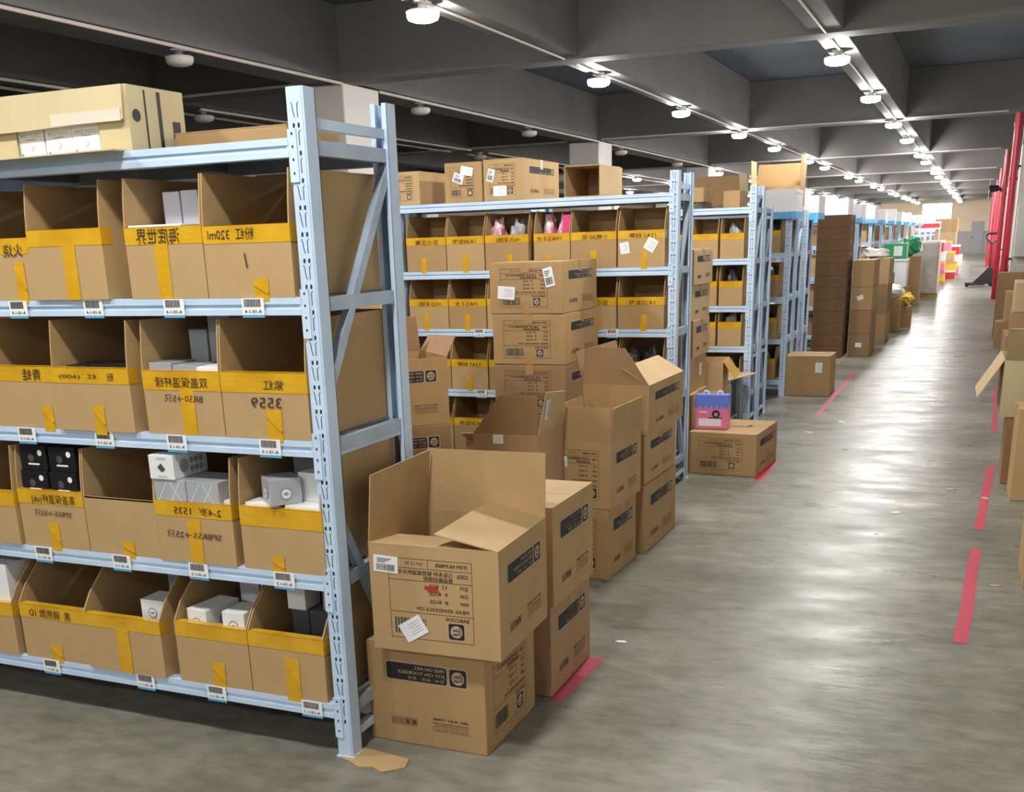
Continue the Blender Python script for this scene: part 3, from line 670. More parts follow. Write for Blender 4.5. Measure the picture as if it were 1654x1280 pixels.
carton('low brown carton with glossy tape behind the long carton on the nearest rack', -2.16, 3.10, 1.9, .42, .30, .065, mat='kraft', tapemat='tape_yellow')

# ------------------------------------------------------------------ foreground cartons
FF = 'kraft'
carton('sealed printed carton on the floor by the post foot, under the open one', -1.545, 3.10, 0, .43, .43, .355, mat='kraft', marks=(('band', 'f'), ('table', 'r')), lite=False)
# the open one on it
op = carton('large open printed carton with raised flaps, second from the floor by the nearest post', -1.478, 3.055, .359, .44, .445, .355, rz=.035, mat='kraft_bin',
    flaps=(('l', .215, 95, 'kraft_bin'), ('b', .215, 84, 'kraft_bin'), ('f', .205, 187, 'kraft_bin'), ('r', .215, 169, 'kraft_bin')), marks=(('table', 'f'), ('band', 'r')), lite=False)
sticker(op, 'f', (.44, .445, .355), .015, .262, .085, .055, -.04, 'barcode'); sticker(op, 'f', (.44, .445, .355), .125, .03, .085, .065, .55)
q = MB(); q.box(.0, 0, .001, .045, .012, .0016); q.box(.01, -.008, .001, .05, -.002, .0016)
part('ink_stamp', q, 'ink_red', op, mw=face_mat('f', .44, .445, .355) @ Matrix.Translation((.19, .215, 0)), label='red stamp')
carton('lower printed carton behind the two foreground ones, its corner on the red tape', -1.515, 3.625, 0, .43, .44, .355, mat='kraft_red', marks=(('band', 'r'), ('table', 'f')), lite=False)
carton('upper printed carton with a bright closed top behind the open one', -1.492, 3.60, .356, .43, .44, .365, mat='kraft_bin', marks=(('band', 'r'),), lite=False, tape=False)
# second group, two high
carton('sealed printed carton on the floor, lower of the pair with standing flaps', -1.682, 5.045, 0, .305, .43, .355, rz=-.03, mat='kraft', marks=(('band', 'r'), ('table', 'f')), lite=False)
s2 = carton('open printed carton with its flaps standing, upper of the pair', -1.667, 5.055, .358, .305, .45, .322, rz=-.04, mat='kraft_bin', flaps=(('f', .165, 92, 'kraft_bin'), ('r', .165, 86, 'kraft_bin'), ('l', .155, 84, 'kraft_bin')), marks=(('table', 'f'), ('band', 'r')), lite=False)
sticker(s2, 'f', (.305, .45, .322), .012, .20, .07, .05, 0, 'barcode')
# third group, three high
carton('sealed printed carton on the floor, lowest of three by the second rack', -1.665, 5.63, 0, .35, .60, .367, rz=-.02, mat='kraft', marks=(('band', 'r'),), lite=False)
carton('small printed carton in the middle of the three by the second rack', -1.672, 5.64, .369, .35, .59, .265, rz=-.02, mat='kraft_bin', marks=(('band', 'r'),), lite=False)
carton('open printed carton topmost of the three by the second rack, lid flap raised', -1.648, 5.65, .636, .355, .66, .255, rz=-.02, mat='kraft_bin', flaps=(('f', .185, 96, 'kraft_dark', (.135, .004)), ('r', .17, 150, 'kraft_bin'), ('l', .17, 75, 'kraft_dark')), marks=(('band', 'r'),), lite=False)
# mid stack, five high
for k in range(5):
    o = carton('printed brown carton, tall stack before the second rack, %s' % ('lowest', 'second from the floor', 'middle one', 'second from the top', 'topmost, two white stickers')[k],
        -2.44+(.0, .02, .0, -.005, -.015)[k], 6.42, .2985*k, .465, .62, .297, rz=(0, .01, -.01, .0, -.012)[k], mat='kraft_dark' if k < 3 else 'kraft', marks=(('band', 'r'), ('table', 'f')), group='sealed cartons stacked before the second rack', ftape=True, lite=False)
    if k == 4: sticker(o, 'f', (.465, .62, .297), .05, .09, .11, .075, -.08); sticker(o, 'f', (.465, .62, .297), .365, .15, .06, .11, .22, 'barcode')
# open crumpled carton between the stacks (flap with white label)
o = carton('open carton with a peeled flap and torn label, behind the large open foreground carton', -1.915, 4.64, .402, .32, .36, .368, rz=.03, mat='kraft_red', flaps=(('r', .19, 82, 'kraft_pale', (.03, .05), .03), ('f', .175, 92, 'kraft_dark', (.004, .135)), ('l', .14, 140, 'kraft_dark')))
sticker(o, 'f', (.32, .36, .368), .10, .325, .05, .042, 0, 'address')
q = MB(); rect(q, 0, 0, .05, .09, 0, -.0018); rect(q, .004, .01, .03, .08, 1, -.0022); q.f = [f[::-1] for f in q.f]
part('shipping_label', q, ['paper_white', 'paper_gray'], [c for c in bpy.data.objects if c.parent == o and c.name.startswith('flap')][0], mw=Matrix.Translation((.25, .06, 0)), label='torn white label')
carton('plain carton on the floor under the peeled-flap carton', -1.945, 4.60, 0, .34, .38, .40, mat='kraft_dark', rz=.05, marks=(('table', 'f'),))
# group seen through the end frame of rack 1
carton('printed carton on the floor, lowest of the stack seen through the rack end frame', -2.86, 5.20, .0, .44, .44, .338, rz=.8, mat='kraft_dark', marks=(('band', 'f'),))
carton('dark carton with a black band, second of the stack seen through the end frame', -2.85, 5.20, .34, .45, .44, .342, rz=.72, mat='kraft_dark', marks=(('band', 'f'),), lite=False)
carton('carton with crumpled raised flaps, topmost of the stack seen through the end frame', -2.86, 5.195, .684, .44, .44, .35, rz=.8, mat='kraft', flaps=(('b', .2, 100, 'kraft_red', .03, .04), ('l', .2, 80, 'kraft_red', .0, .03), ('r', .12, 60, 'kraft_red', .02, .02)), marks=(('band', 'f'),), lite=False)
carton('open plain carton with one pale flap, right of the stack seen through the frame', -2.28, 5.35, .0, .36, .4, .62, rz=.2, mat='kraft_dark', flaps=(('f', .14, 20, 'kraft_pale'), ('r', .14, 30, 'kraft_pale')))
carton('carton on the floor just behind the nearest rack, lowest', -2.55, 3.75, .0, .44, .42, .42, mat='kraft')
carton('carton just behind the nearest rack, second from the floor', -2.53, 3.76, .425, .44, .42, .42, mat='kraft_dark', rz=.05)
carton('printed carton just behind the nearest rack, third from the floor', -2.54, 3.76, .85, .44, .42, .36, mat='kraft', marks=(('band', 'f'), ('band', 'r')))
carton('bright printed carton just behind the nearest rack, topmost', -2.55, 3.75, 1.215, .44, .42, .36, mat='kraft_bin', marks=(('band', 'f'), ('band', 'r')), rz=-.03)

# ------------------------------------------------------------------ rack 2 and its bins
R2 = rack('second blue steel rack, facing the camera behind the tall carton stack', -1.74, 6.88, H=2.0, levels=(.19, .63, 1.045, 1.43, 1.87), D=.40)
R2B = rack('blue steel rack left of the second one, mostly hidden by the nearest rack', -3.84, 6.90, H=1.99, levels=(.19, .63, 1.045, 1.45, 1.87), D=.40)
def lump(label, x, y, z, r, m, seed, g='film-wrapped toys in the bins', amp=.28):
    b = MB().blob((0, 0, r[2]), r, seed, amp, n=14); o = part('wrapped_toy', b, m); o.location = (x, y, z); tag(o, label, 'toy', g); return o
NR2 = ('top bin shelf, second rack', 'middle bin shelf, second rack', 'second lowest shelf, second rack', 'bottom shelf, second rack')
zs = (1.43, 1.045, .63, .19)
xe = [(-3.645, -3.345), (-3.338, -3.06), (-3.05, -2.74), (-2.70, -2.45), (-2.443, -2.138), (-2.125, -1.82)]
pos6 = ('leftmost bin', 'second bin from the left', 'third bin from the left', 'fourth bin from the left', 'second bin from the right post', 'bin next to the right post')
wr = ['旦小王黄', '1A20女书', '1N25 彩球5', '1NK2-3 大', '小熊30 花', '12A1 树莓']
for r, z in enumerate(zs):
    for i, (a, c) in enumerate(xe):
        if r in (1,) and i == 4: a, c = -2.40, -2.137
        o = bin_box('open-front bin, %s, %s' % (pos6[i], NR2[r]), a, c, 6.875, z, H=(.365, .36, .37, .37)[r], hf=(.225, .20, .205, .235)[r], D=.37, slant=.05, writing=((wr[(i+r*2) % 6], (c-a)/2-.05, (.18, .155, .16, .19)[r], .034, .18, .05),),
            strip=((i % 3-1)*.02, (.09, .11, .1)[(i+r) % 3], .04), tapem='tape_yellow', mat='kraft_bin' if (i+r) % 2 else 'kraft', group='bins on the second rack')
        if r == 0 and i == 5:
            sticker(o, 'f', (c-a, 0, .4), .02, .08, .06, .07, .15, 'address', 'paper_note'); sticker(o, 'f', (c-a, 0, .4), .165, .12, .07, .08, -.55, 'address', 'paper_note')
for i, x in enumerate((-3.0, -2.85)): lump('clear and pink wrapped toys, %s in the third top-shelf bin, second rack' % ('left', 'right')[i], x, 7.0, 1.436, (.062, .07, .16), ('film_pink', 'film_clear')[i], i)
for i, x in enumerate((-2.635, -2.53)): lump('pink wrapped toys, %s in the fourth top-shelf bin, second rack' % ('left', 'right')[i], x, 7.0, 1.436, (.046, .06, .165), ('film_pink', 'film_pink')[i], 5+i)
gift('pink and white box at the right of the fourth bin, second rack', -2.485, 6.94, 1.436, .05, .06, .33, 'plastic_magenta')
for i, x in enumerate((-3.55, -3.42)): lump('clear wrapped toy in the leftmost bin, second lowest shelf, second rack, %s' % ('left', 'right')[i], x, 7.0, .636, (.06, .06, .13), ('film_clear', 'film_dark')[i], 9+i)
for i, x in enumerate((-2.05, -1.93)): lump('dark wrapped toy in the post-side bin, second lowest shelf, second rack, %s' % ('left', 'right')[i], x, 7.0, .636, (.052, .065, .15), 'film_dark', 12+i)
for x in (-2.2, -3.15): shelf_label(R2, x+1.74, 1.045, 'A-9-2'); shelf_label(R2, x+1.74, .63, 'A-9-1')
# on top of rack 2
o = carton('scuffed carton with two tilted stickers, left of the pair on the second rack', -3.225, 7.14, 1.872, .275, .40, .255, mat='kraft', marks=(('table', 'f'),), tapemat='tape_clear')
sticker(o, 'f', (.275, .4, .255), .055, .14, .075, .06, -.35, 'barcode'); sticker(o, 'f', (.275, .4, .255), .115, .18, .09, .055, -.2)
o = carton('carton with a bright printed side, right of the pair on the second rack', -2.935, 7.28, 1.872, .285, .68, .262, mat='kraft_bin', marks=(('table', 'f'), ('band', 'r')), tapemat='tape_clear', lite=False)
sticker(o, 'f', (.285, .68, .262), .02, .13, .05, .08, -.25, 'barcode'); sticker(o, 'f', (.285, .68, .262), .07, .03, .095, .065, 0)
# carton lying on its side, open mouth to the camera
t = thing('cardboard_box', 'carton on its side with its dark open mouth showing, on top of the second rack', 'cardboard box', (-2.35, 7.20, 1.872))
b = MB(); b.box(-.15, -.28, 0, .09, .2, .005); b.box(-.15, -.28, .185, .09, .2, .19); b.box(-.15, -.28, .005, -.145, .2, .185); b.box(.085, -.28, .005, .09, .2, .185); b.box(-.145, .195, .005, .085, .2, .185)
part('body', b, 'kraft_bin', t)
part('flap', MB().prism([(.09, -.28, .004), (.21, -.235, .004), (.21, -.235, .170), (.09, -.28, .186)], (0, .004, 0)), 'kraft_pale', t)
for i, (x, w, d, h, m) in enumerate(((-4.02, .24, .3, .22, 'kraft'), (-3.66, .25, .5, .215, 'kraft_bin'), (-4.5, .35, .4, .2, 'kraft'))):
    carton('printed carton on top of the rack behind the nearest one, %s' % ('middle', 'rightmost', 'leftmost')[i], x, 7.15, 1.872, w, d, h, mat=m, marks=(('table', 'f'),))
# cartons in the hidden left rack
for r, z in enumerate((1.45, 1.045, .63)):
    for i in range(3):
        bin_box('open-front bin on the hidden left rack, %s shelf, %s from its post' % (('upper', 'middle', 'lower')[r], ORD[i+1]), -4.2-.33*i, -3.89-.33*i, 6.9, z, H=.36, hf=.2, D=.37, group='bins on the hidden left rack')
# ------------------------------------------------------------------ behind rack 2
for k, (dx, h) in enumerate(((0, .262), (.01, .258), (-.02, .255), (.01, .26), (.0, .24), (.015, .24))):
    o = carton('printed carton in the stack behind the second rack post, %s' % ('on the floor', 'second from the floor', 'third from the floor', 'fourth from the floor', 'second from the top', 'topmost')[k],
        -2.07+dx, 7.90, sum((.262, .258, .255, .26, .24, .24)[:k])+.001*k, .5, .56, h, rz=(0, .03, -.02, .02, 0, -.01)[k], mat='kraft_pale' if k > 3 else 'kraft_bin', marks=(('band', 'r'),) if k != 2 else (), group='cartons behind the second rack')
    if k == 2: sticker(o, 'r', (.5, .56, h), .36, .1, .07, .09, 0)
carton('narrow upright carton beside the stack behind the second rack', -1.90, 8.50, 0, .32, .42, .46, mat='kraft_pale')
carton('small carton dripping yellow tape on the narrow carton', -1.90, 8.50, .462, .30, .40, .22, mat='kraft_bin', tapemat='tape_yellow', rz=.1, flaps=(('r', .16, -55, 'tape_yellow'),))
# printed carton on the floor with the pink gift bag
pb = carton('long printed carton alone on the floor, carrying the pink gift bag', -1.515, 7.72, 0, .48, .62, .295, rz=-.06, mat='kraft', marks=(('band', 'r'), ('table', 'f')), tape=False, lite=False)
part('printed_mark', mark('line', .48, .62), None, pb, mw=face_mat('t', .48, .62, .296, .001))
t = thing('gift_bag', 'pink gift bag with a blue scalloped top standing on the lone carton', 'gift bag', (-1.645, 7.60, .297), .02)
part('body', MB().box(-.115, -.05, 0, .115, .05, .165), 'plastic_pink', t, bevel=.004)
b = MB(); b.box(-.116, -.052, .165, .116, .052, .24)
for q in range(6): b.cyl((-.097+.0385*q, -.0535, .166), (-.097+.0385*q, -.051, .166), .019, n=12)
part('top', b, 'plastic_periwinkle', t, label='blue scalloped top')
for x in (-.05, .05): part('handle', MB().tube([(x-.02, 0, .235), (x-.012, 0, .262), (x+.012, 0, .262), (x+.02, 0, .235)], .006), 'paper_white', t)
b = MB(); b.box(-.09, -.0525, .022, .07, -.0505, .075, 0); b.box(-.085, -.0525, .115, -.03, -.0505, .124, 0); b.box(-.10, -.0525, .152, .10, -.0508, .160, 0)
b.cyl((.032, -.053, .108), (.032, -.0505, .108), .028, n=16, m=1); b.cyl((.032, -.054, .105), (.032, -.0505, .105), .014, n=12, m=2); b.box(-.02, -.0532, .076, .075, -.0505, .083, 1)
part('printed_mark', b, ['paper_white', 'ink_black', 'print_light'], t)

# ------------------------------------------------------------------ racks 3, 4, 5 ...
R3 = rack('third blue steel rack, two bins wide between the posts in view', -1.74, 9.48, H=2.0, levels=(.30, .69, 1.03, 1.42, 1.83), D=.40)
R4 = rack('fourth blue steel rack under the white carton with a blue band', -1.74, 11.40, H=1.84, levels=(.17, .58, 1.0, 1.43, 1.80), D=.40)
for r, z in enumerate((1.42, 1.03, .69, .30)):
    zz = z+(.05, .09, .075, .11)[r]
    for i, (a, c) in enumerate(((-2.03, -1.83), (-2.27, -2.05), (-2.56, -2.29))):
        H = (.33, .33, .28, .30)[r]
        o = bin_box('yellow-taped bin, %s shelf, third rack, %s' % (('second highest', 'middle', 'second lowest', 'lowest')[r], ('beside the post', 'second from the post', 'third from the post')[i]), a, c, 9.475, z, H=H, hf=.205, D=.37, slant=.04, group='bins on the third rack')
    lump('wrapped toys in the post-side bin, %s shelf, third rack' % ('second highest', 'middle', 'second lowest', 'lowest')[r], -1.93, 9.60, z+.006, (.06, .06, .135), ('film_clear', 'film_dark', 'film_clear', 'film_dark')[r], 20+r)
for r, z in enumerate((1.43, 1.0, .58, .17)):
    for i, (a, c) in enumerate(((-2.10, -1.84), (-2.40, -2.12))):
        bin_box('yellow-taped bin, %s shelf, fourth rack, %s' % (('second highest', 'middle', 'second lowest', 'lowest')[r], ('beside the post', 'second from the post')[i]), a, c, 11.395, z, H=.33, hf=.215, D=.37, slant=.04, group='bins on the fourth rack')
    lump('dark wrapped toys in the post-side bin, %s shelf, fourth rack' % ('second highest', 'middle', 'second lowest', 'lowest')[r], -1.97, 11.52, z+.006, (.08, .08, .14), 'film_dark', 30+r)
def film_box(label, xr, yf, z, w, d, h, m='foam_white', lid=True, group='white cartons with blue bands on the rack tops', x_over=.08):
    t = thing('storage_box', label, 'box', (xr, yf, z), 0, group)
    part('body', MB().box(-w, 0, .0, 0, d, h), m, t, bevel=.006)
    b = MB(); b.box(-w-.002, -.002, -.055, .002, 0, .012); b.box(0, -.002, -.055, .002, d, .012); part('blue_band', b, 'band_blue', t)
    b = MB(); b.box(-w-.001, -.001, h-.035, .001, d+.001, h+.001); part('lid', b, m, t)
    return t
film_box('white carton with bright blue band on top of the fourth rack', -1.70, 11.33, 1.803, .34, .47, .22)
# on top of rack 3
carton('small closed carton on top of the third rack beside its post', -1.96, 9.7, 1.832, .14, .3, .135, mat='kraft')
carton('small carton on the left on top of the third rack', -2.30, 9.75, 1.832+.055, .18, .3, .12, mat='kraft')
part('wood_pallet', MB().box(-.16, -.2, 0, .1, .2, .02).box(-.14, -.2, .02, -.10, .2, .05).box(.04, -.2, .02, .08, .2, .05), 'film_dark').location = (-2.30, 9.75, 1.832)
tag(bpy.data.objects['wood_pallet'], 'dark tray under the small carton on top of the third rack', 'tray')
carton('long open carton with raised lid on the rack behind the third one', -2.25, 10.30, 1.832, .50, .35, .11, mat='kraft_dark', flaps=(('b', .20, 75, 'kraft_dark'), ('r', .20, 95, 'kraft_pale')))
R3b = rack('blue steel rack back to back with the third one', -1.74, 9.92, H=1.84, levels=(.30, .69, 1.03, 1.42, 1.83), D=.40)
carton('tall open carton with a pale standing flap behind the blue-banded white carton', -1.98, 11.96, 1.872, .50, .30, .20, mat='kraft_bin', flaps=(('l', .26, 88, 'kraft_pale'), ('r', .30, 92, 'kraft_pale'), ('b', .25, 70, 'kraft')))
R5 = rack('fifth blue steel rack, back to back with the fourth', -1.74, 11.84, H=1.84, levels=(.17, .58, 1.0, 1.43, 1.87), D=.40)
film_box('white film-wrapped carton with a blue band on the fifth rack', -1.64, 12.56, 1.803, .40, .50, .19, 'film_white')
R6 = rack('sixth blue steel rack, its end seen beside the brown tower of cartons', -1.74, 12.55, H=1.84, levels=(.17, .58, 1.0, 1.43, 1.80), D=.40, mat='steel_galv')
carton('closed carton with white label, alone on the floor before the fourth rack', -1.54, 11.72, 0, .48, .46, .405, mat='kraft', flaps=None, ftape=True)
sticker(bpy.data.objects[[o.name for o in bpy.data.objects if o.get('label') == 'closed carton with white label, alone on the floor before the fourth rack'][0]], 'f', (.48, .46, .405), .33, .24, .07, .1, 0)
# bench with a pale board at rack 3's foot
t = thing('utility_cart', 'low grey metal cart under a pale cardboard sheet by the third rack', 'cart', (-1.98, 9.13, 0))
b = MB()
for x in (-.17, .17):
    for y in (-.25, .25): b.box(x-.02, y-.02, 0, x+.02, y+.02, .47)
part('frame', b, 'steel_galv', t); part('tray', MB().box(-.17, -.25, .12, .17, .25, .14).box(-.17, -.25, .44, .17, .25, .46).box(-.17, .24, .14, .17, .25, .44), 'steel_shelf', t)
o = part('cardboard_sheet', MB().box(-.27, -.36, 0, .25, .34, .006), 'kraft_pale'); o.location = (-1.98, 9.12, .473); o.rotation_euler = (0, .0, -.25)
tag(o, 'pale cardboard sheet lying on the low grey cart', 'cardboard sheet')

# tower of flat brown cartons, then stacks receding along the rack ends
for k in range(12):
    carton('flat brown carton, darkened for shade, in the tall tower, %s' % ('lowest' if k == 0 else 'topmost' if k == 11 else seq(k+1)+' from the floor'), -1.79, 15.55, .152*k, .40, .70, .151, rz=.0, mat='kraft_brown_shaded', marks=(('line', 'f'),), group='flat cartons in the brown tower', tapemat='kraft_pale')
SH = 'stack before the tower\'s far side'
for k, h in enumerate((.30, .30, .30, .34)):
    o = carton('brown carton in the four-high stack past the tower, %s' % ('lowest, white label', 'second from the floor', 'third from the floor, tilted white label', 'topmost')[k], -1.40, 15.85, (0, .302, .604, .906)[k], .27, .85, h, mat='kraft_dark' if k < 2 else 'kraft', group='cartons past the brown tower')
    if k in (0, 2): sticker(o, 'f', (.27, .85, h), .09, .12, .08, .06, .2*k)
for k, h in enumerate((.42, .42, .37)):
    carton('tall carton in the three-high stack two past the brown tower, %s' % ('lowest', 'middle', 'topmost')[k], -1.40, 17.9, (0, .422, .844)[k], .36, .9, h, mat=('kraft', 'kraft_dark', 'kraft_bin')[k], group='cartons past the brown tower')
o = part('cloth', MB().blob((0, 0, .07), (.20, .16, .07), 3, .3, n=16), 'bag_white'); o.location = (-1.45, 17.75, 1.217); tag(o, 'crumpled white sack on the three-high stack', 'sack')
for k in range(2):
    carton('small brown carton on the floor in front of the white sack stack, %s' % ('lower', 'upper')[k], -1.27, 19.4, .25*k, .26, .4, .248, mat='kraft_bin')
for k, h in enumerate((.3, .3, .3)):
    carton('carton in the stack behind the small pair, %s' % ('lowest', 'middle', 'topmost')[k], -1.62, 20.6, .302*k, .5, .7, h, mat='kraft_dark' if k else 'kraft')
o = part('sack', MB().blob((0, 0, .13), (.26, .3, .13), 5, .2, n=16), 'bag_white'); o.location = (-1.35, 19.5, .50); tag(o, 'slumped cream sack lying over the small carton pair', 'sack')
o = part('plastic_bag', MB().blob((0, 0, .11), (.12, .2, .11), 8, .35, n=16), 'plastic_yellow'); o.location = (-1.14, 20.4, .36); tag(o, 'yellow plastic bag by the slumped sack', 'bag')
carton('small dark carton under the yellow bag', -1.14, 20.4, 0, .25, .35, .355, mat='kraft_dark')
b = MB().box(-.25, -.3, 0, .25, .3, .5); o = part('storage_crate', b.box(-.26, -.31, .5, .26, .31, .54), 'foam_white', bevel=.01); o.location = (-1.58, 24.0, .52); tag(o, 'white plastic crate on cartons below the green box', 'crate')
carton('carton under the white plastic crate', -1.58, 24.0, 0, .6, .7, .515, mat='kraft_dark')
t = thing('shop_box', 'dark green and white box on the white plastic crate', 'box', (-1.60, 24.0, 1.062)); part('body', MB().box(-.24, -.28, 0, .24, .28, .30), 'plastic_green', t, bevel=.01); part('printed_mark', MB().box(0, -.284, .06, .16, -.281, .25), 'card_white', t)
o = part('plastic_sack', MB().blob((0, 0, .22), (.22, .3, .22), 4, .25, n=16), 'plastic_green'); o.location = (-1.43, 26.8, 1.05); tag(o, 'bright green plastic sack above the grey wrapped pallet', 'sack')
carton('tall carton under the bright green sack', -1.5, 26.8, 0, .6, .7, 1.045, mat='kraft')
def wrapped(label, x, y, w, d, h, m='sack_gray'):
    t = thing('wrapped_pallet', label, 'pallet', (x, y, 0)); part('load', MB().blob((0, 0, .12+(h-.12)/2), (w/2, d/2, (h-.12)/2), 11, .05, n=8) if False else MB().box(-w/2, -d/2, .12, w/2, d/2, h), m, t, bevel=.05)
    b = MB()
    for q in (-.45, 0, .45): b.box(-w/2, d*q-.04, 0, w/2, d*q+.04, .10)
    for q in range(5): b.box(-w/2+q*w/5, -d/2, .10, -w/2+q*w/5+w/7, d/2, .12)
    part('pallet_base', b, 'wood', t); return t
wrapped('tall pallet wrapped in grey sheet in the middle distance', -1.35, 29.0, .9, 1.0, 1.35)
for k, (x, y, z, w, h, m, lb) in enumerate(((-1.35, 23.0, 0, .3, .35, 'kraft_dark', 'small dark carton on the floor before the grey wrapped pallet'), (-1.2, 31.5, 0, .4, .4, 'kraft_dark', 'dark carton on the floor past the grey wrapped pallet'), (-1.38, 34, 0, .7, 1.0, 'kraft', 'tall carton beyond the grey wrapped pallet'))):
    carton(lb, x, y, z, w, .6, h, mat=m)
# far colourful goods
def goods(label, x, y, z, w, d, h, m, cap=None, cm=None):
    t = thing('goods_box', label, 'box', (x, y, z), 0, 'colourful goods at the far end of the aisle'); part('body', MB().box(-w/2, -d/2, 0, w/2, d/2, h), m, t, bevel=.02)
    if cap: part('lid', MB().box(-w/2-.01, -d/2-.01, h-cap, w/2+.01, d/2+.01, h+.01), cm, t)
GC = ['plastic_yellow', 'plastic_pink', 'card_white', 'plastic_red', 'plastic_yellow', 'kraft_pale', 'plastic_magenta', 'card_white']; rg = random.Random(11)
GN = {'plastic_yellow': 'yellow', 'plastic_pink': 'pink', 'card_white': 'white', 'plastic_red': 'red', 'kraft_pale': 'tan', 'plastic_magenta': 'crimson'}
for c_i, (x, y, n_) in enumerate(((-1.30, 38.5, 4), (-1.05, 41.0, 3), (-1.25, 43.0, 4), (-.95, 44.6, 3))):
    z = 0
    for k in range(n_):
        m_ = GC[(c_i*3+k) % 8]; h = rg.uniform(.26, .36)
        goods('%s parcel in the %s colourful pile at the far end, %s from the floor' % (GN[m_], ORD[c_i+1], ORD[k+1]), x+rg.uniform(-.04, .04), y, z, rg.uniform(.45, .6), .7, h, m_, .06, GC[(c_i+k*3+1) % 8]); z += h+.012
goods('tall olive parcel stack behind the colourful piles', -1.35, 48.5, 0, .8, 1.2, 2.0, 'kraft_pale', .5, 'kraft_bin')
t = thing('banner', 'red and white hanging banner board over the far goods', 'sign', (-1.75, 40.2, 1.62)); part('board', MB().box(-.45, 0, 0, .45, .05, .24), 'card_white', t); part('stripe', MB().box(-.42, -.01, .05, .42, -.001, .18), 'plastic_red', t); part('pole', MB().box(-.44, .0, -1.62, -.40, .05, 0).box(.40, 0, -1.62, .44, .05, 0), 'steel_galv', t)
# receding racks with white boxes on top
FR = [16.6, 18.6, 20.9, 23.2, 25.6, 28.0, 31.0, 34.0, 37.5, 41.5, 46, 51]
for k, y in enumerate(FR):
    rack('blue steel rack beyond the brown tower, %s in the receding row' % seq(k+1), -1.80, y, H=1.84, levels=(.17, .58, 1.0, 1.43, 1.80), D=.55, group='receding racks')
    film_box('white carton with a blue band on the receding racks, %s in the row' % seq(k+1), -1.76, y-.05, 1.803, .55, .62, (.25, .22, .24, .2)[k % 4])
    film_box('white carton set back on top of the %s receding rack' % seq(k+1), -2.40, y-.02, 1.803, .55, .6, (.2, .25, .22, .24)[k % 4])
    if k < 8:
        for r, z in enumerate((.17, .58, 1.0, 1.43)):
            for i in range(2):
                carton('carton on the %s receding rack, %s shelf, %s the post' % (seq(k+1), ('lowest', 'second', 'third', 'fourth')[r], ('next to', 'one away from')[i]), -2.08-.42*i, y+.28, z+.001, .38, .45, (.26, .3, .28, .22)[(k+r+i) % 4], mat=('kraft_dark', 'kraft', 'kraft_bin')[(k+r) % 3], tape=False, group='cartons on the receding racks', bev=0)

# ------------------------------------------------------------------ right edge of the aisle
carton('narrow upright carton at the right picture edge, nearest to the camera', .53, 5.50, 0, .44, .40, .50, rz=.02, mat='kraft_bin')
carton('leaning carton at the right edge, in front of the raised open carton', .51, 7.30, 0, .44, .34, .56, rz=.03, mat='kraft_bin')
carton('brown carton on the floor at the right edge, carrying the open carton', .465, 7.84, 0, .44, .46, .43, mat='kraft_dark')
carton('pale open carton with a flap hanging into the aisle, right edge', .475, 7.92, .435, .56, .60, .36, rz=.02, mat='kraft_long', flaps=(('f', .30, 45, 'kraft_long'), ('l', .28, -60, 'kraft_pale'), ('r', .2, 40, 'kraft_long')))
for k in range(4):
    o = carton('brown carton in the right-hand stack behind the open carton, %s' % ('lowest', 'second', 'third', 'topmost, bright lid')[k], (.56, .56, .60, .62)[k], 13.2+(0, .05, 0, 0)[k], (0, .26, .50, .745)[k], .5, .8, (.258, .238, .243, .30)[k], rz=(0, .02, -.02, 0)[k], mat=('kraft_dark', 'kraft_red', 'kraft_red', 'kraft_pale')[k], group='cartons in the right-hand stack')
for k, (x, y, z, w, h, m, lb) in enumerate(((.47, 17.0, 0, .4, .35, 'kraft_dark', 'dark carton on the floor behind the right-hand stack'), (.72, 17.2, .352, .45, .4, 'kraft', 'brown carton behind the right-hand stack, on the dark one'), (.50, 18.6, 0, .46, .95, 'kraft_dark', 'tall brown carton before the red pipe'), (.86, 19.2, .0, .34, 1.45, 'olive', 'tall olive carton against the right column'), (.8, 27.3, 0, .5, .8, 'kraft', 'carton by the second right column'), (.75, 36.2, 0, .5, .7, 'kraft_bin', 'carton by the third right column'))):
    if k == 1: x, w = .52, .3; z = .352; y = 17.0
    carton(lb, x, y, z, w, .5, h, mat=m, flaps=(('l', .25, 35, 'kraft'),) if k == 0 and False else None)
o = part('reflective_vest', MB().blob((0, 0, .3), (.16, .12, .3), 6, .25, n=14), 'plastic_red'); o.location = (.55, 33.2, .0); tag(o, 'orange-red bundle standing behind the pallet jack', 'bundle')
# red pipes at the right columns
for k, y in enumerate(BAYS[3:8]):
    t = thing('red_pipe', 'red fire pipe in front of the %s right-hand column' % ORD[k+1], 'pipe', (.36+.0*k, y+.18, 0), 0, 'red fire pipes')
    part('riser', MB().cyl((0, 0, 0), (0, 0, ZB), .055, n=16), 'pipe_red', t, smooth=False)
    for z in (.9, 2.3, 3.1): part('coupling', MB().cyl((0, 0, z), (0, 0, z+.06), .066, n=16), 'pipe_red', t)
    for z in (1.1, 2.5): part('wall_bracket', MB().box(0, -.01, z, .095, .02, z+.03), 'black_metal', t)
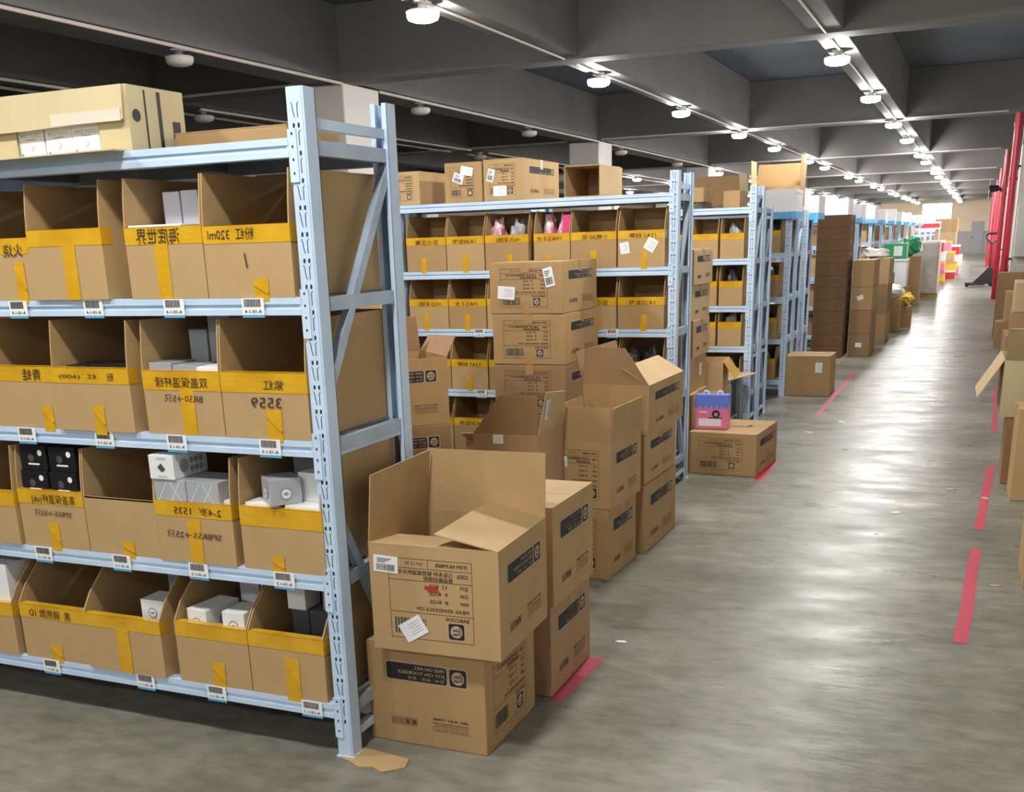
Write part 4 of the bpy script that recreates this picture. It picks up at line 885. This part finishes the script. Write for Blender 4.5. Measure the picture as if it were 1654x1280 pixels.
# thin dark pole and wall fan
o = part('pole', MB().cyl((0, 0, 0), (0, 0, 3.3), .04, n=12), 'pipe_red'); o.location = (.25, 52, 0); tag(o, 'thin dark red pole far down the right side of the aisle', 'pole')
t = thing('wall_fan', 'dark wall fan sticking out high on the red pipe', 'fan', (.30, 28.5, 2.45))
part('motor', MB().cyl((-.25, 0, 0), (-.05, 0, .02), .09, .06, n=16), 'black_metal', t); part('arm', MB().bar((-.05, 0, .02), (.02, .06, -.05), .04, .04), 'black_metal', t)
for a in range(4):
    c_, s_ = math.cos(a*PI/2+.4), math.sin(a*PI/2+.4)
    part('blade', MB().prism([(-.26, .02*c_, .02*s_), (-.27, .26*c_-.07*s_, .26*s_+.07*c_), (-.25, .28*c_+.06*s_, .28*s_-.06*c_)], (.006, 0, 0)), 'black_metal', t)
# pallet jack
t = thing('pallet_jack', 'black pallet jack with an upright loop handle, parked in the aisle', 'pallet jack', (.27, 34.8, 0), .0)
b = MB(); b.prism([(-.13, -.12, .08), (.13, -.12, .08), (.13, -.12, .30), (.07, -.12, .52), (-.07, -.12, .52), (-.13, -.12, .42)], (0, .24, 0)); b.prism([(-.13, -.1, .42), (-.13, -.1, .1), (-.45, -.1, .05), (-.42, -.1, .12)], (0, .2, 0)); part('body', b, 'black_metal', t)
part('fork', MB().box(-.62, -.28, .05, -.1, -.12, .11), 'black_metal', t); part('fork', MB().box(-.62, .12, .05, -.1, .28, .11), 'black_metal', t)
b = MB(); b.cyl((0, 0, .45), (.0, 0, 1.22), .022, n=12); part('handle', b.tube([(0, 0, 1.18), (-.12, 0, 1.28), (-.17, 0, 1.38), (-.12, 0, 1.45), (.12, 0, 1.45), (.17, 0, 1.38), (.12, 0, 1.28), (0, 0, 1.18)], .03), 'black_metal', t)
for y in (-.08, .04): part('wheel', MB().cyl((.08, y, .09), (.08, y+.05, .09), .09, n=18), 'rubber', t)
for y in (-.24, .16): part('wheel', MB().cyl((-.56, y, .04), (-.56, y+.08, .04), .04, n=14), 'rubber', t)
# pale electrical box with cables on the near right column
t = thing('electrical_box', 'pale electrical box with cables on the right-hand column', 'electrical box', (.62, BAYS[3]+.199, 1.15))
part('cabinet', MB().box(-.15, -.2, 0, .25, 0, .8), 'wall_white', t, bevel=.01)
part('cable', MB().tube([(0, -.1, .8), (-.03, -.1, 1.1), (.05, -.1, 1.3), (.12, -.1, 1.1), (.1, -.1, .8)], .012), 'rubber', t)

# ------------------------------------------------------------------ floor marks and litter
def floor_tape(label, pts, w, m='tape_floor'):
    b = MB()
    for (xa, ya), (xb, yb) in pts:
        dx, dy = xb-xa, yb-ya; L = math.hypot(dx, dy); nx, ny = -dy/L*w/2, dx/L*w/2
        rr = random.Random(int(xa*99+ya*7)); n_ = max(2, int(L/.12)); l_, r2 = [], []
        for i in range(n_+1):
            u = i/n_; j = (rr.random()-.5)*.006; l_.append((xa+dx*u+nx+j, ya+dy*u+ny, .0008)); r2.append((xa+dx*u-nx+j, ya+dy*u-ny, .0008))
        for i in range(n_): b.add([r2[i], r2[i+1], l_[i+1], l_[i]], [(0, 1, 2, 3)])
    o = part('floor_tape', b, m); tag(o, label, 'floor tape', 'red floor marking tape'); return o
floor_tape('red floor tape at the right side of the aisle, nearest long piece', [((.065, 4.46), (.115, 5.95))], .055)
floor_tape('red floor tape at the right side of the aisle, piece below the hanging flap', [((.125, 6.35), (.20, 8.2))], .05)
floor_tape('worn red floor tape at the right side of the aisle, far piece', [((.23, 9.6), (.27, 12.5))], .04)
floor_tape('red floor tape peeping out beside the lower foreground carton', [((-1.275, 3.38), (-1.266, 3.83))], .06)
floor_tape('red floor tape under the corner of the lone carton with the gift bag', [((-1.262, 7.3), (-1.255, 8.05))], .05)
floor_tape('worn red floor tape from the lone carton towards the carton before the fourth rack', [((-1.25, 10.2), (-1.25, 13.4))], .045)
o = part('cardboard_scrap', MB().prism([(-.12, -.02, 0), (-.09, .07, 0), (.02, .055, 0), (.10, .045, 0), (.115, -.01, 0), (.06, -.065, 0), (.015, -.045, 0), (-.03, -.06, 0), (-.075, -.035, 0)], (0, 0, .004)), 'kraft_bin')
o.location = (-1.66, 2.73, .001); tag(o, 'torn flat scrap of cardboard on the floor by the nearest post foot', 'cardboard scrap')
rr = random.Random(3)
for i, (x, y, s) in enumerate(((-.33, 6.62, .05), (-.83, 8.6, .035), (-1.0, 9.9, .05), (-.05, 7.35, .05), (-1.2, 9.3, .04), (.16, 7.15, .05), (-1.23, 4.03, .03), (.2, 5.3, .03))):
    pts = [(s*math.cos(a)*rr.uniform(.6, 1.1), s*.5*math.sin(a)*rr.uniform(.6, 1.1), 0) for a in (0, 1.1, 2.2, 3.4, 4.6, 5.5)]
    o = part('paper_scrap', MB().prism(pts, (0, 0, .002)), 'print_light' if i % 2 else 'paper_white'); o.location = (x, y, .0005); o.rotation_euler = (0, 0, rr.uniform(-1, 1))
    tag(o, 'small pale paper scrap on the aisle floor, %s from the camera' % ORD[i+1], 'litter', 'paper scraps on the floor')
